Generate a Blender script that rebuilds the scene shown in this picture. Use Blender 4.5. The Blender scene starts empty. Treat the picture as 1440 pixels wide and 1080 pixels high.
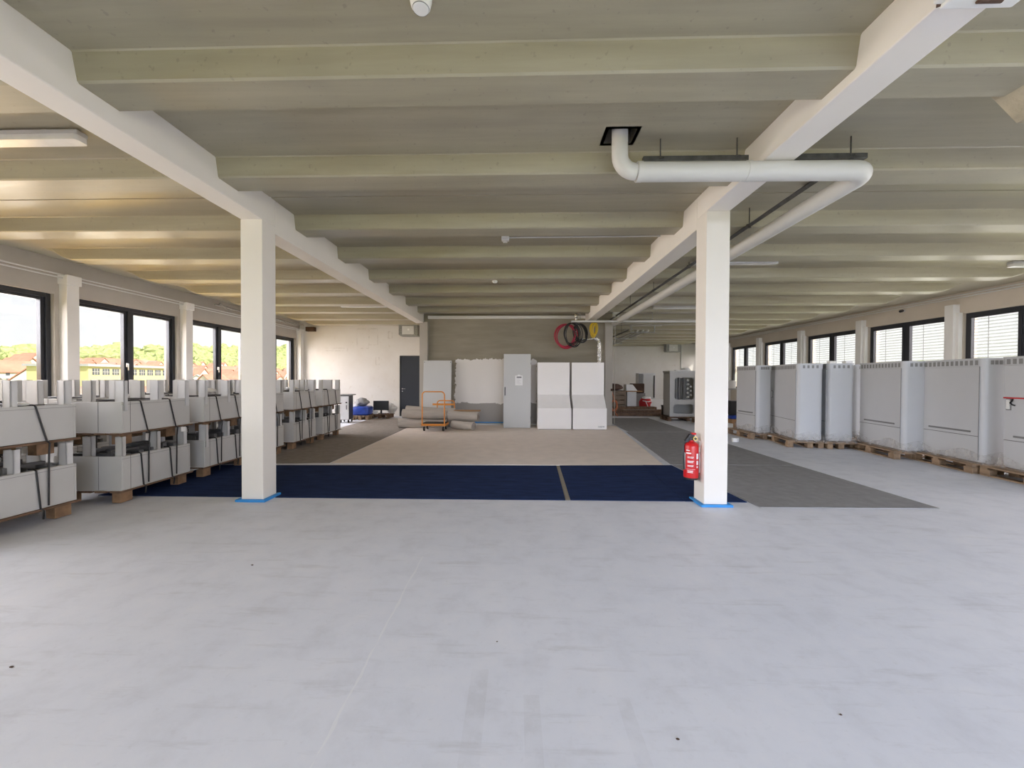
import bpy, bmesh, math, random
from mathutils import Vector, Matrix
random.seed(7)
PI = math.pi
sc = bpy.context.scene
COL = sc.collection

# ------------------------------------------------------------------ materials
def new_mat(name):
    m = bpy.data.materials.new(name); m.use_nodes = True
    nt = m.node_tree
    return m, nt, nt.nodes['Principled BSDF']

def N(nt, kind, **kw):
    n = nt.nodes.new(kind)
    for k, v in kw.items():
        if k.startswith('i_'):
            n.inputs[k[2:]].default_value = v
        else:
            setattr(n, k, v)
    return n

def math_n(nt, op, a, b=None, clamp=False):
    n = nt.nodes.new('ShaderNodeMath'); n.operation = op; n.use_clamp = clamp
    for i, v in enumerate((a, b)):
        if v is None: continue
        if isinstance(v, (int, float)): n.inputs[i].default_value = v
        else: nt.links.new(v, n.inputs[i])
    return n.outputs[0]

def mixc(nt, fac, a, b):
    n = nt.nodes.new('ShaderNodeMix'); n.data_type = 'RGBA'
    for i, v in ((0, fac), (6, a), (7, b)):
        if isinstance(v, (int, float)): n.inputs[i].default_value = v
        elif isinstance(v, tuple): n.inputs[i].default_value = (*v[:3], 1)
        else: nt.links.new(v, n.inputs[i])
    return n.outputs[2]

def coords(nt, scale=(1, 1, 1)):
    tc = nt.nodes.new('ShaderNodeTexCoord'); mp = nt.nodes.new('ShaderNodeMapping')
    mp.inputs['Scale'].default_value = scale
    nt.links.new(tc.outputs['Object'], mp.inputs['Vector'])
    return mp.outputs[0], tc.outputs['Object']

def noise(nt, vec, scale, detail=4, rough=.55):
    n = nt.nodes.new('ShaderNodeTexNoise')
    n.inputs['Scale'].default_value = scale; n.inputs['Detail'].default_value = detail
    n.inputs['Roughness'].default_value = rough
    nt.links.new(vec, n.inputs['Vector'])
    return n.outputs[0]

def ramp(nt, fac, lo, hi):
    n = nt.nodes.new('ShaderNodeMapRange'); n.inputs[1].default_value = lo; n.inputs[2].default_value = hi
    nt.links.new(fac, n.inputs[0])
    return n.outputs[0]

def bump(nt, p, h, strength, dist=.01):
    b = nt.nodes.new('ShaderNodeBump'); b.inputs['Strength'].default_value = strength
    b.inputs['Distance'].default_value = dist
    nt.links.new(h, b.inputs['Height']); nt.links.new(b.outputs[0], p.inputs['Normal'])

def mul(c, f): return tuple(min(1, x*f) for x in c)

def M(name, col, rough=.6, metal=0., var=.06, scale=5., stretch=(1, 1, 1), bmp=0.):
    m, nt, p = new_mat(name)
    v, _ = coords(nt, stretch)
    n = noise(nt, v, scale)
    c = mixc(nt, ramp(nt, n, .3, .7), mul(col, 1-var), mul(col, 1+var))
    nt.links.new(c, p.inputs['Base Color'])
    p.inputs['Roughness'].default_value = rough; p.inputs['Metallic'].default_value = metal
    if bmp: bump(nt, p, noise(nt, v, scale*6), bmp)
    if rough >= .9: p.inputs['Specular IOR Level'].default_value = .12
    m.diffuse_color = (*col, 1)
    return m

MT = {}
MT['white_paint'] = M('white_paint', (.80, .765, .705), .65, var=.02, scale=2, bmp=.05)
MT['pier_paint'] = M('pier_paint', (.74, .72, .68), .65, var=.03, scale=2)
MT['lintel'] = M('lintel', (.42, .385, .335), .8, var=.06, scale=1.5)
MT['anthracite'] = M('anthracite', (.022, .024, .03), .45)
MT['door_dark'] = M('door_dark', (.022, .027, .038), .4)
MT['steel'] = M('steel', (.55, .55, .55), .3, .9)
MT['galv'] = M('galvanised', (.30, .30, .28), .45, .7, var=.2, scale=14)
MT['cab_grey'] = M('cabinet_grey', (.55, .56, .57), .45, var=.02, scale=2)
MT['plinth_grey'] = M('plinth_grey', (.54, .535, .52), .45, var=.03, scale=3)
MT['plinth_light'] = M('plinth_light', (.62, .62, .625), .4, var=.03)
MT['slot_dark'] = M('slot_dark', (.16, .16, .155), .7)
MT['strut'] = M('strut_steel', (.10, .10, .095), .45, .6, var=.3, scale=14)
MT['rail_shade'] = M('rail_shade', (.12, .12, .122), .5)  # rail grey darkened to carry the shade inside the plinths
MT['slot_grey'] = M('slot_grey', (.25, .25, .245), .7)
MT['lintel_right'] = M('lintel_right', (.56, .49, .40), .8, var=.05, scale=1.5)
MT['groove'] = M('groove', (.20, .20, .20), .7)
MT['wood'] = M('pallet_wood', (.29, .20, .125), .8, var=.35, scale=5, stretch=(3, .7, 3), bmp=.2)
MT['wood_dark'] = M('pallet_wood_dark', (.15, .09, .055), .85, var=.4, scale=5, stretch=(3, .7, 3), bmp=.2)
MT['wood_edge'] = M('pallet_edge', (.24, .145, .08), .85, var=.4, scale=6)
MT['strap'] = M('strap_black', (.018, .018, .02), .4)
MT['navy'] = M('navy_carpet', (.015, .031, .095), .95, var=.25, scale=9, stretch=(.4, 1.6, 1), bmp=.3)
MT['runner'] = M('grey_carpet', (.28, .28, .285), .95, var=.10, scale=8, bmp=.3)
MT['taupe'] = M('taupe_carpet', (.28, .25, .225), .95, var=.12, scale=8, bmp=.3)
MT['beige'] = M('beige_carpet', (.82, .74, .675), .95, var=.05, scale=4, bmp=.2)
MT['seam'] = M('seam_beige', (.30, .27, .22), .9)
MT['tape_blue'] = M('tape_blue', (.03, .27, .66), .5)
MT['red'] = M('extinguisher_red', (.58, .012, .015), .28)
MT['red_dull'] = M('dull_red', (.5, .02, .025), .7)
MT['black'] = M('black_plastic', (.012, .012, .014), .4)
MT['brass'] = M('brass', (.75, .55, .2), .35, .8)
MT['white'] = M('white_plastic', (.80, .80, .78), .4, var=.02)
MT['offwhite'] = M('cabinet_white', (.93, .90, .87), .5, var=.02, scale=1)
MT['paper'] = M('paper', (.85, .85, .85), .8, var=.02)
MT['ink'] = M('ink_grey', (.25, .25, .26), .8)
MT['switch_grey'] = M('switch_cabinet', (.57, .575, .565), .5, var=.02, scale=1)
MT['slope_shaded'] = M('slope_shaded', (.90, .875, .845), .5, var=.02)  # cabinet white a touch darker: the slope's shading is in the colour
MT['orange'] = M('trolley_orange', (.72, .27, .04), .4)
MT['roll'] = M('carpet_roll', (.47, .425, .375), .95, var=.12, scale=7, stretch=(.4, 2, 2), bmp=.3)
MT['roll_end'] = M('carpet_roll_end', (.26, .22, .19), .95, var=.3, scale=20)
MT['rubber'] = M('rubber', (.02, .02, .02), .8)
MT['blue'] = M('blue_plastic', (.02, .06, .36), .35, var=.3, scale=6)
MT['pipe'] = M('pipe_grey', (.60, .595, .565), .4, var=.03, scale=2)
MT['foil'] = M('foil', (.62, .61, .59), .25, .95, var=.5, scale=18, bmp=1.)
MT['cable_red'] = M('cable_red', (.38, .02, .05), .45)
MT['cable_black'] = M('cable_black', (.012, .011, .012), .45)
MT['cable_yellow'] = M('cable_yellow', (.62, .42, .02), .45)
MT['hose'] = M('hose_orange', (.55, .17, .07), .5)
MT['brown'] = M('dark_brown', (.07, .038, .025), .8, var=.3)
MT['crate'] = M('crate_wood', (.22, .165, .12), .8, var=.25, scale=4, stretch=(1, 1, 4))
MT['cardboard'] = M('cardboard', (.36, .21, .10), .85)
MT['concrete_raw'] = M('raw_concrete', (.46, .40, .29), .9, var=.2, scale=6, bmp=.5)
MT['hole_shade'] = M('shaft_shade', (.13, .12, .10), .9)  # dark tone paints the shade inside the ceiling opening
MT['lamp_body'] = M('lamp_housing', (.50, .50, .48), .5)
MT['lamp_cover'] = M('lamp_cover', (.70, .70, .68), .25)
MT['window_sill'] = M('window_sill', (.5, .5, .5), .5)
MT['yellow_wall'] = M('yellow_wall', (.80, .70, .38), .85)
MT['house_white'] = M('house_white', (.80, .74, .69), .85)
MT['house_cream'] = M('house_cream', (.74, .62, .48), .85)
MT['roof_red'] = M('roof_red', (.62, .27, .19), .85, var=.2, scale=.3)
MT['roof_brown'] = M('roof_brown', (.52, .31, .25), .85, var=.2, scale=.3)
MT['roof_grey'] = M('roof_grey', (.55, .54, .58), .8)
MT['win_far'] = M('far_window', (.12, .13, .16), .2)
MT['grass'] = M('hill_grass', (.36, .42, .16), .95, var=.3, scale=.05)
MT['leaf'] = M('leaf', (.40, .45, .19), .9, var=.5, scale=.35)
MT['asphalt'] = M('yard', (.30, .30, .28), .9)

def window_glass():
    m = bpy.data.materials.new('window_glass'); m.use_nodes = True
    nt = m.node_tree; nt.nodes.clear()
    o = nt.nodes.new('ShaderNodeOutputMaterial'); mx = nt.nodes.new('ShaderNodeMixShader')
    t = nt.nodes.new('ShaderNodeBsdfTransparent'); g = nt.nodes.new('ShaderNodeBsdfGlossy')
    g.inputs['Roughness'].default_value = .02
    t.inputs['Color'].default_value = (.95, .96, .95, 1)
    tc = nt.nodes.new('ShaderNodeTexCoord')
    n = noise(nt, tc.outputs['Object'], 3)
    nt.links.new(math_n(nt, 'MULTIPLY', n, .1), mx.inputs[0])
    nt.links.new(t.outputs[0], mx.inputs[1]); nt.links.new(g.outputs[0], mx.inputs[2])
    nt.links.new(mx.outputs[0], o.inputs[0])
    return m
MT['glass'] = window_glass()

def wrap_mat():
    m = bpy.data.materials.new('plastic_wrap'); m.use_nodes = True
    nt = m.node_tree; nt.nodes.clear()
    o = nt.nodes.new('ShaderNodeOutputMaterial'); mx = nt.nodes.new('ShaderNodeMixShader')
    t = nt.nodes.new('ShaderNodeBsdfTransparent'); g = nt.nodes.new('ShaderNodeBsdfPrincipled')
    g.inputs['Base Color'].default_value = (.66, .64, .62, 1); g.inputs['Roughness'].default_value = .3
    tc = nt.nodes.new('ShaderNodeTexCoord')
    n = noise(nt, tc.outputs['Object'], 9, 3)
    nt.links.new(math_n(nt, 'MULTIPLY', ramp(nt, n, .3, .9), .75), mx.inputs[0])
    nt.links.new(t.outputs[0], mx.inputs[1]); nt.links.new(g.outputs[0], mx.inputs[2])
    nt.links.new(mx.outputs[0], o.inputs[0])
    return m
MT['wrap'] = wrap_mat()

def slat_mat():
    m = bpy.data.materials.new('blind_slat'); m.use_nodes = True
    nt = m.node_tree; p = nt.nodes['Principled BSDF']; o = nt.nodes['Material Output']
    p.inputs['Base Color'].default_value = (.36, .37, .40, 1); p.inputs['Roughness'].default_value = .5
    t = nt.nodes.new('ShaderNodeBsdfTranslucent'); t.inputs['Color'].default_value = (.72, .75, .80, 1)
    mx = nt.nodes.new('ShaderNodeMixShader')
    tc = nt.nodes.new('ShaderNodeTexCoord'); n = noise(nt, tc.outputs['Object'], 2)
    nt.links.new(math_n(nt, 'ADD', math_n(nt, 'MULTIPLY', n, .04), .03), mx.inputs[0])
    nt.links.new(p.outputs[0], mx.inputs[1]); nt.links.new(t.outputs[0], mx.inputs[2])
    nt.links.new(mx.outputs[0], o.inputs[0])
    return m
MT['slat'] = slat_mat()

def sep(nt, v):
    s = nt.nodes.new('ShaderNodeSeparateXYZ'); nt.links.new(v, s.inputs[0]); return s.outputs

def floor_mat():
    m, nt, p = new_mat('screed_floor')
    v, raw = coords(nt, (1, 1, 1))
    x, y, z = sep(nt, raw)
    n1 = noise(nt, v, .7, 5, .6); n2 = noise(nt, v, 4, 6, .65); n3 = noise(nt, v, 30, 3)
    base = mixc(nt, ramp(nt, n1, .3, .7), (.675, .705, .775), (.735, .76, .82))
    base = mixc(nt, math_n(nt, 'MULTIPLY', ramp(nt, n2, .50, .72), .42), base, (.54, .555, .60))
    base = mixc(nt, math_n(nt, 'MULTIPLY', ramp(nt, n2, .48, .25), .35), base, (.81, .81, .84))
    base = mixc(nt, math_n(nt, 'MULTIPLY', ramp(nt, n3, .62, .75), .12), base, (.35, .345, .34))
    # drag marks: thin stretched streaks
    vs, _ = coords(nt, (.5, 3.5, 1))
    st = noise(nt, vs, 3.0, 6, .7)
    base = mixc(nt, math_n(nt, 'MULTIPLY', ramp(nt, st, .56, .70), .30), base, (.38, .38, .385))
    # pale filled crack running away from the camera
    wob = math_n(nt, 'MULTIPLY', math_n(nt, 'SUBTRACT', noise(nt, v, 5, 3), .5), .03)
    d = math_n(nt, 'ABSOLUTE', math_n(nt, 'ADD', math_n(nt, 'ADD', x, .735), wob))
    lim = math_n(nt, 'MULTIPLY', ramp(nt, noise(nt, v, 8, 2), .3, .8), .013)
    line = math_n(nt, 'LESS_THAN', d, lim)
    line = math_n(nt, 'MULTIPLY', line, math_n(nt, 'LESS_THAN', y, 3.1))
    base = mixc(nt, math_n(nt, 'MULTIPLY', line, .5), base, (.80, .82, .84))
    # faint tyre tracks
    for x0, w, y0, y1 in ((.07, .035, .9, 1.75), (.47, .03, .9, 1.75), (-.17, .04, 1.0, 1.9)):
        d = math_n(nt, 'LESS_THAN', math_n(nt, 'ABSOLUTE', math_n(nt, 'SUBTRACT', x, x0)), w)
        d = math_n(nt, 'MULTIPLY', d, math_n(nt, 'MULTIPLY', math_n(nt, 'GREATER_THAN', y, y0), math_n(nt, 'LESS_THAN', y, y1)))
        base = mixc(nt, math_n(nt, 'MULTIPLY', d, math_n(nt, 'MULTIPLY', ramp(nt, n2, .35, .6), .16)), base, (.39, .385, .38))
    nt.links.new(base, p.inputs['Base Color'])
    nt.links.new(math_n(nt, 'ADD', math_n(nt, 'MULTIPLY', n2, .3), .38), p.inputs['Roughness'])
    bump(nt, p, n2, .06, .01)
    return m
MT['floor'] = floor_mat()

def ceiling_mat():
    m, nt, p = new_mat('board_concrete')
    v, raw = coords(nt, (.25, 3, 3)); v2, _ = coords(nt, (1, 1, 1))
    n1 = noise(nt, v, 2.2, 6, .6); n2 = noise(nt, v2, 1.1, 5); n3 = noise(nt, v2, 22, 4)
    base = mixc(nt, ramp(nt, n1, .3, .7), (.315, .286, .205), (.41, .374, .27))
    base = mixc(nt, math_n(nt, 'MULTIPLY', ramp(nt, n2, .5, .8), .35), base, (.25, .235, .195))
    base = mixc(nt, math_n(nt, 'MULTIPLY', ramp(nt, n3, .64, .7), .35), base, (.18, .165, .14))
    nt.links.new(base, p.inputs['Base Color'])
    nt.links.new(math_n(nt, 'ADD', math_n(nt, 'MULTIPLY', n1, .3), .22), p.inputs['Roughness'])
    bump(nt, p, n1, .25, .01)
    return m
MT['ceiling'] = ceiling_mat()

def plaster_mat():
    m, nt, p = new_mat('bare_plaster_with_white_patch')
    v, raw = coords(nt, (.5, 1, 3)); v2, _ = coords(nt)
    x, y, z = sep(nt, raw)
    n1 = noise(nt, v, 2.5, 5); n2 = noise(nt, v2, 5, 5, .7)
    base = mixc(nt, ramp(nt, n1, .3, .7), (.265, .235, .18), (.325, .29, .225))
    wob = math_n(nt, 'MULTIPLY', math_n(nt, 'SUBTRACT', n2, .5), .30)
    low = math_n(nt, 'LESS_THAN', math_n(nt, 'ADD', z, wob), .70)
    base = mixc(nt, low, base, (.36, .34, .315))
    dx = math_n(nt, 'SUBTRACT', math_n(nt, 'ABSOLUTE', math_n(nt, 'ADD', x, .645)), 1.265)
    dz = math_n(nt, 'SUBTRACT', math_n(nt, 'ABSOLUTE', math_n(nt, 'SUBTRACT', z, 1.33)), .67)
    d = math_n(nt, 'ADD', math_n(nt, 'MAXIMUM', dx, dz), wob)
    base = mixc(nt, math_n(nt, 'LESS_THAN', d, 0), base, (.80, .765, .725))
    nt.links.new(base, p.inputs['Base Color']); p.inputs['Roughness'].default_value = .9
    bump(nt, p, n1, .1)
    return m
MT['plaster'] = plaster_mat()

def old_white():
    m, nt, p = new_mat('patched_white_wall')
    v, raw = coords(nt); x, y, z = sep(nt, raw)
    n1 = noise(nt, v, 1.3, 6, .65); n2 = noise(nt, v, 6, 3)
    base = mixc(nt, ramp(nt, n1, .3, .75), (.70, .675, .63), (.64, .60, .54))
    base = mixc(nt, math_n(nt, 'MULTIPLY', ramp(nt, n2, .66, .74), .5), base, (.55, .48, .38))
    for cx, cz, hw, hh in ((-5.75, 2.88, .22, .36), (-5.35, 2.95, .16, .30), (-6.75, 2.48, .42, .05), (-5.2, 2.05, .06, .14), (-4.72, 3.02, .07, .12), (-6.9, 1.72, .10, .03)):
        dx = math_n(nt, 'SUBTRACT', math_n(nt, 'ABSOLUTE', math_n(nt, 'SUBTRACT', x, cx)), hw)
        dz = math_n(nt, 'SUBTRACT', math_n(nt, 'ABSOLUTE', math_n(nt, 'SUBTRACT', z, cz)), hh)
        e = math_n(nt, 'LESS_THAN', math_n(nt, 'ABSOLUTE', math_n(nt, 'MAXIMUM', dx, dz)), .016)
        base = mixc(nt, math_n(nt, 'MULTIPLY', e, math_n(nt, 'MULTIPLY', ramp(nt, n2, .42, .62), .45)), base, (.42, .38, .32))
    nt.links.new(base, p.inputs['Base Color']); p.inputs['Roughness'].default_value = .85
    return m
MT['old_white'] = old_white()

# ------------------------------------------------------------------ mesh builder
ICO = {}
class MB:
    def __init__(s): s.bm = bmesh.new()
    def box(s, a, b, bev=0., rot=None):
        c = [(a[i]+b[i])/2 for i in range(3)]; d = [abs(b[i]-a[i]) for i in range(3)]
        mat = Matrix.Translation(c) @ (rot.to_4x4() if rot else Matrix()) @ Matrix.Diagonal((*d, 1))
        g = bmesh.ops.create_cube(s.bm, size=1, matrix=mat)['verts']
        if bev:
            e = list({e for v in g for e in v.link_edges})
            bmesh.ops.bevel(s.bm, geom=e, offset=bev, segments=2, profile=.5, affect='EDGES', clamp_overlap=True)
        return s
    def cyl(s, p0, p1, r, n=16, r2=None, caps=True):
        p0, p1 = Vector(p0), Vector(p1); d = p1-p0
        mat = Matrix.Translation((p0+p1)/2) @ d.to_track_quat('Z', 'Y').to_matrix().to_4x4()
        bmesh.ops.create_cone(s.bm, cap_ends=caps, segments=n, radius1=r, radius2=r if r2 is None else r2, depth=d.length, matrix=mat)
        return s
    def tube(s, pts, r, n=8, closed=False, caps=True):
        pts = [Vector(p) for p in pts]; k = len(pts); rings = []
        up = Vector((0, 0, 1))
        t0 = (pts[1]-pts[0]).normalized()
        if abs(t0.z) > .9: up = Vector((1, 0, 0))
        nrm = (up - t0*up.dot(t0)).normalized()
        for i, p in enumerate(pts):
            if closed: t = (pts[(i+1) % k]-pts[i-1]).normalized()
            else: t = (pts[min(i+1, k-1)]-pts[max(i-1, 0)]).normalized()
            nrm = (nrm - t*nrm.dot(t)); nrm.normalize(); bn = t.cross(nrm)
            rings.append([s.bm.verts.new(p+(nrm*math.cos(2*PI*j/n)+bn*math.sin(2*PI*j/n))*r) for j in range(n)])
        for i in range(k if closed else k-1):
            a, b = rings[i], rings[(i+1) % k]
            for j in range(n): s.bm.faces.new((a[j], a[(j+1) % n], b[(j+1) % n], b[j]))
        if caps and not closed:
            s.bm.faces.new(rings[0][::-1]); s.bm.faces.new(rings[-1])
        return s
    def prism(s, poly, z0, z1, axis=2):
        def P(u, w, h):
            return (u, w, h) if axis == 2 else ((h, u, w) if axis == 0 else (u, h, w))
        a = [s.bm.verts.new(P(u, w, z0)) for u, w in poly]; b = [s.bm.verts.new(P(u, w, z1)) for u, w in poly]
        n = len(poly)
        s.bm.faces.new(a[::-1]); s.bm.faces.new(b)
        for i in range(n): s.bm.faces.new((a[i], a[(i+1) % n], b[(i+1) % n], b[i]))
        return s
    def lathe(s, prof, c=(0, 0, 0), n=24):
        rings = []
        for r, z in prof:
            rings.append([s.bm.verts.new((c[0]+r*math.cos(2*PI*j/n), c[1]+r*math.sin(2*PI*j/n), c[2]+z)) for j in range(n)] if r > 1e-5
                         else [s.bm.verts.new((c[0], c[1], c[2]+z))])
        for a, b in zip(rings, rings[1:]):
            for j in range(n):
                q = [a[j % len(a)], a[(j+1) % len(a)], b[(j+1) % len(b)], b[j % len(b)]]
                u = []
                for w in q:
                    if w not in u: u.append(w)
                if len(u) > 2: s.bm.faces.new(u)
        return s
    def blob(s, c, r, sub=2, jit=.15, seed=0):
        if sub not in ICO:
            tb = bmesh.new(); bmesh.ops.create_icosphere(tb, subdivisions=sub, radius=1)
            tb.verts.index_update(); ICO[sub] = ([v.co.copy() for v in tb.verts], [[v.index for v in f.verts] for f in tb.faces]); tb.free()
        g = [s.bm.verts.new(co) for co in ICO[sub][0]]
        for f in ICO[sub][1]: s.bm.faces.new([g[i] for i in f])
        rr = random.Random(seed)
        ph = [rr.uniform(0, 6) for _ in range(6)]
        for v in g:
            q = v.co
            k = 1 + jit*(math.sin(3*q.x+ph[0])+math.sin(4*q.y+ph[1])*.8+math.sin(5*q.z+ph[2])*.6+.6*math.sin(9*q.x+7*q.y+ph[3]))*.5
            v.co = Vector((c[0]+q.x*r[0]*k, c[1]+q.y*r[1]*k, c[2]+q.z*r[2]*k))
        return s
    def build(s, name, mat, parent=None, smooth=False, loc=None):
        bm = s.bm
        bmesh.ops.recalc_face_normals(bm, faces=bm.faces)
        me = bpy.data.meshes.new(name); bm.to_mesh(me); bm.free()
        if smooth:
            for p in me.polygons: p.use_smooth = True
            me.set_sharp_from_angle(angle=math.radians(38))
        o = bpy.data.objects.new(name, me); COL.objects.link(o)
        me.materials.append(MT[mat] if isinstance(mat, str) else mat)
        if parent: o.parent = parent
        if loc: o.location = loc
        return o

def rrect(x0, y0, x1, y1, r, n=4):
    out = []
    for cx, cy, a in ((x1-r, y1-r, 0), (x0+r, y1-r, PI/2), (x0+r, y0+r, PI), (x1-r, y0+r, 3*PI/2)):
        for i in range(n+1):
            t = a+PI/2*i/n; out.append((cx+r*math.cos(t), cy+r*math.sin(t)))
    return out

def arc(c, r, a0, a1, n, plane='xy'):
    o = []
    for i in range(n+1):
        t = a0+(a1-a0)*i/n; u, w = r*math.cos(t), r*math.sin(t)
        o.append({'xy': (c[0]+u, c[1]+w, c[2]), 'xz': (c[0]+u, c[1], c[2]+w), 'yz': (c[0], c[1]+u, c[2]+w)}[plane])
    return o

def thing(name, label, cat, loc=(0, 0, 0), rz=0., group=None):
    o = bpy.data.objects.new(name, None); COL.objects.link(o)
    o.location = loc; o.rotation_euler = (0, 0, rz); o.empty_display_size = .1
    o['label'] = label; o['category'] = cat
    if group: o['group'] = group
    return o
def tag(o, label, cat, group=None, kind=None):
    o['label'] = label; o['category'] = cat
    if group: o['group'] = group
    if kind: o['kind'] = kind
    return o
def struct(o, label=None, cat=None):
    o['kind'] = 'structure'
    if label: o['label'] = label
    if cat: o['category'] = cat
    return o
def dup(root, loc, rz=None, label=None, group=None):
    r = root.copy(); COL.objects.link(r); r.location = loc
    if rz is not None: r.rotation_euler = (0, 0, rz)
    if label: r['label'] = label
    if group: r['group'] = group
    for ch in list(root.children):
        c = ch.copy(); COL.objects.link(c); c.parent = r
        for g in list(ch.children):
            d = g.copy(); COL.objects.link(d); d.parent = c
    return r

# ------------------------------------------------------------------ dimensions
XL, XR = -8.15, 10.55            # window wall planes
YB = -6.0                        # wall behind the camera
YC, YWL, YWR = 12.25, 14.70, 23.8   # centre, left and right far walls
ZS, ZR = 3.50, 3.32              # slab soffit and rib underside
LY = [6.96+2.55*k for k in range(-5, 4)]      # left pier centres
RY = [9.94+2.55*k for k in range(-6, 6)]      # right pier centres
LTOP, RTOP, SILL = 2.87, 2.99, .95

# ------------------------------------------------------------------ floor
o = MB().box((XL-.4, YB-.3, -.2), (XR+.4, YWR+.3, 0)).build('floor', 'floor')
struct(o, 'pale grey screed floor with a light crack', 'floor')

# ------------------------------------------------------------------ ceiling: ribbed concrete slab
ribs = []
for k in range(-4, 9):
    ribs += [2.68+2.56*k, 3.905+2.56*k]
ribs = [y for y in ribs if YB+.3 < y < YWR+.1]
prof = [(YB-.3, 0.)]
hole_y = (3.39, 3.60)
marks = sorted([(y, 'r') for y in ribs] + [(4.575+2.56*k, 'j') for k in range(-4, 8)] + [(hole_y[0], 'h'), (hole_y[1], 'h')])
for y, t in marks:
    if t == 'r':
        prof += [(y-.185, 0.), (y-.175, .04), (y-.145, .93), (y-.132, 1.), (y+.132, 1.), (y+.145, .93), (y+.175, .04), (y+.185, 0.)]
    elif t == 'j': prof += [(y-.012, 0.), (y-.010, -.08), (y+.010, -.08), (y+.012, 0.)]
    else: prof += [(y, 0.)]
prof.append((YWR+.3, 0.))
hole_x = (.76, 1.0)
secs = [(XL-.4, 0), (-7.75, 0), (-7.60, .25), (-7.45, .75), (-7.3, 1), (-2.9, 1), (hole_x[0], 1), (hole_x[1], 1), (5, 1), (9.15, 1), (9.3, .75), (9.42, .3), (9.55, 0), (XR+.4, 0)]
mb = MB(); grid = []
for X, f in secs:
    grid.append([mb.bm.verts.new((X, y, ZS-(ZS-ZR)*(d*f if d > 0 else d))) for y, d in prof])
for i in range(len(secs)-1):
    for j in range(len(prof)-1):
        if abs(secs[i][0]-hole_x[0]) < 1e-6 and abs(prof[j][0]-hole_y[0]) < 1e-6: continue
        mb.bm.faces.new((grid[i][j], grid[i][j+1], grid[i+1][j+1], grid[i+1][j]))
# unseen roof slab added to keep light out from above
mb.box((XL-.5, YB-.4, ZS+.45), (XR+.5, YWR+.4, ZS+.6))
ceil = struct(mb.build('ceiling', 'ceiling'), 'grey ribbed concrete slab ceiling', 'ceiling')
mb = MB()
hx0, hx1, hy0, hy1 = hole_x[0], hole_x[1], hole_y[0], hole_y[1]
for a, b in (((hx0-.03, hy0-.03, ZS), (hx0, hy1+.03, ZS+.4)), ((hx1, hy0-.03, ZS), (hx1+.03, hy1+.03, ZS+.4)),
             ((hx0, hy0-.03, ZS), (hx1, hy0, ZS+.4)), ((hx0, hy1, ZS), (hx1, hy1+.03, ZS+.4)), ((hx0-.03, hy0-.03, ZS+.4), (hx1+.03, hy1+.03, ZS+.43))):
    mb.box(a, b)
struct(mb.build('trim_1', 'hole_shade'), 'dark square pipe opening cut in the ceiling slab', 'opening')

# ------------------------------------------------------------------ beams and columns
def beam(name, x0, x1, parts, label):
    mb = MB()
    for y0, y1, zb in parts:
        mb.box((x0, y0, zb), (x1, y1, ZS+.02), .008)
    return struct(mb.build(name, 'white_paint'), label, 'beam')
beam('beam', -3.125, -2.875, [(YB, 4.66, 3.19), (4.66, 12.24, 3.11)], 'white painted concrete beam on the left column')
beam('beam', 2.075, 2.33, [(YB, 4.70, 3.255), (4.70, 12.24, 3.14)], 'white painted concrete beam on the right column')
# raised plaster edges along the beams
def column(x0, x1, y0, y1, z1, label):
    c = thing('column', label, 'column', ((x0+x1)/2, (y0+y1)/2, 0)); c['kind'] = 'structure'
    w, d = (x1-x0)/2, (y1-y0)/2
    MB().box((-w, -d, 0), (w, d, z1), .006).build('shaft', 'white_paint', c)
    mb = MB()
    t, h, e = .045, .026, .015
    mb.box((-w-t, -d-t, 0), (w+t, -d-.002, h), .003)
    mb.box((-w-t, -d, 0), (-w-.002, d+.02, h), .003)
    mb.box((w+.002, -d, 0), (w+t, d+.02, h), .003)
    b = mb.build('masking_strip', 'tape_blue', c); b['label'] = 'bright blue masking strip round the foot'
    return c
column(-3.125, -2.875, 4.42, 4.67, 3.19, 'white square column standing on the left')
column(2.075, 2.33, 4.46, 4.71, 3.255, 'white square column carrying the red fire extinguisher')

# beam conduit bracket at top right
t = thing('cable_duct', 'white plastic cable duct wrapped under the right beam at the top edge', 'cable duct', (2.2, 1.98, 3.255))
MB().box((-.15, -.12, -.045), (.19, .05, -.002), .008).build('channel', 'white', t)
MB().box((-.19, -.12, -.03), (-.127, .04, .09), .008).build('end_cap', 'white', t)
MB().cyl((-.02, .0, -.05), (.09, .0, -.05), .012, 10).build('conduit', 'brown', t)
MB().tube([(-.17, -.02, .03), (-.165, .03, .0), (-.15, .05, -.03)], .01).build('wire_end', 'brown', t)

# concrete nib on the first rib, right edge
mb = MB(); mb.prism([(3.22, 3.505), (3.24, 3.36), (3.42, 3.17), (5.0, 3.17), (5.0, 3.505)], 2.70, 2.86, axis=1)
struct(mb.build('trim_2', 'concrete_raw'), 'rough concrete nib under the first rib at the right edge', 'concrete nib')

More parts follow.
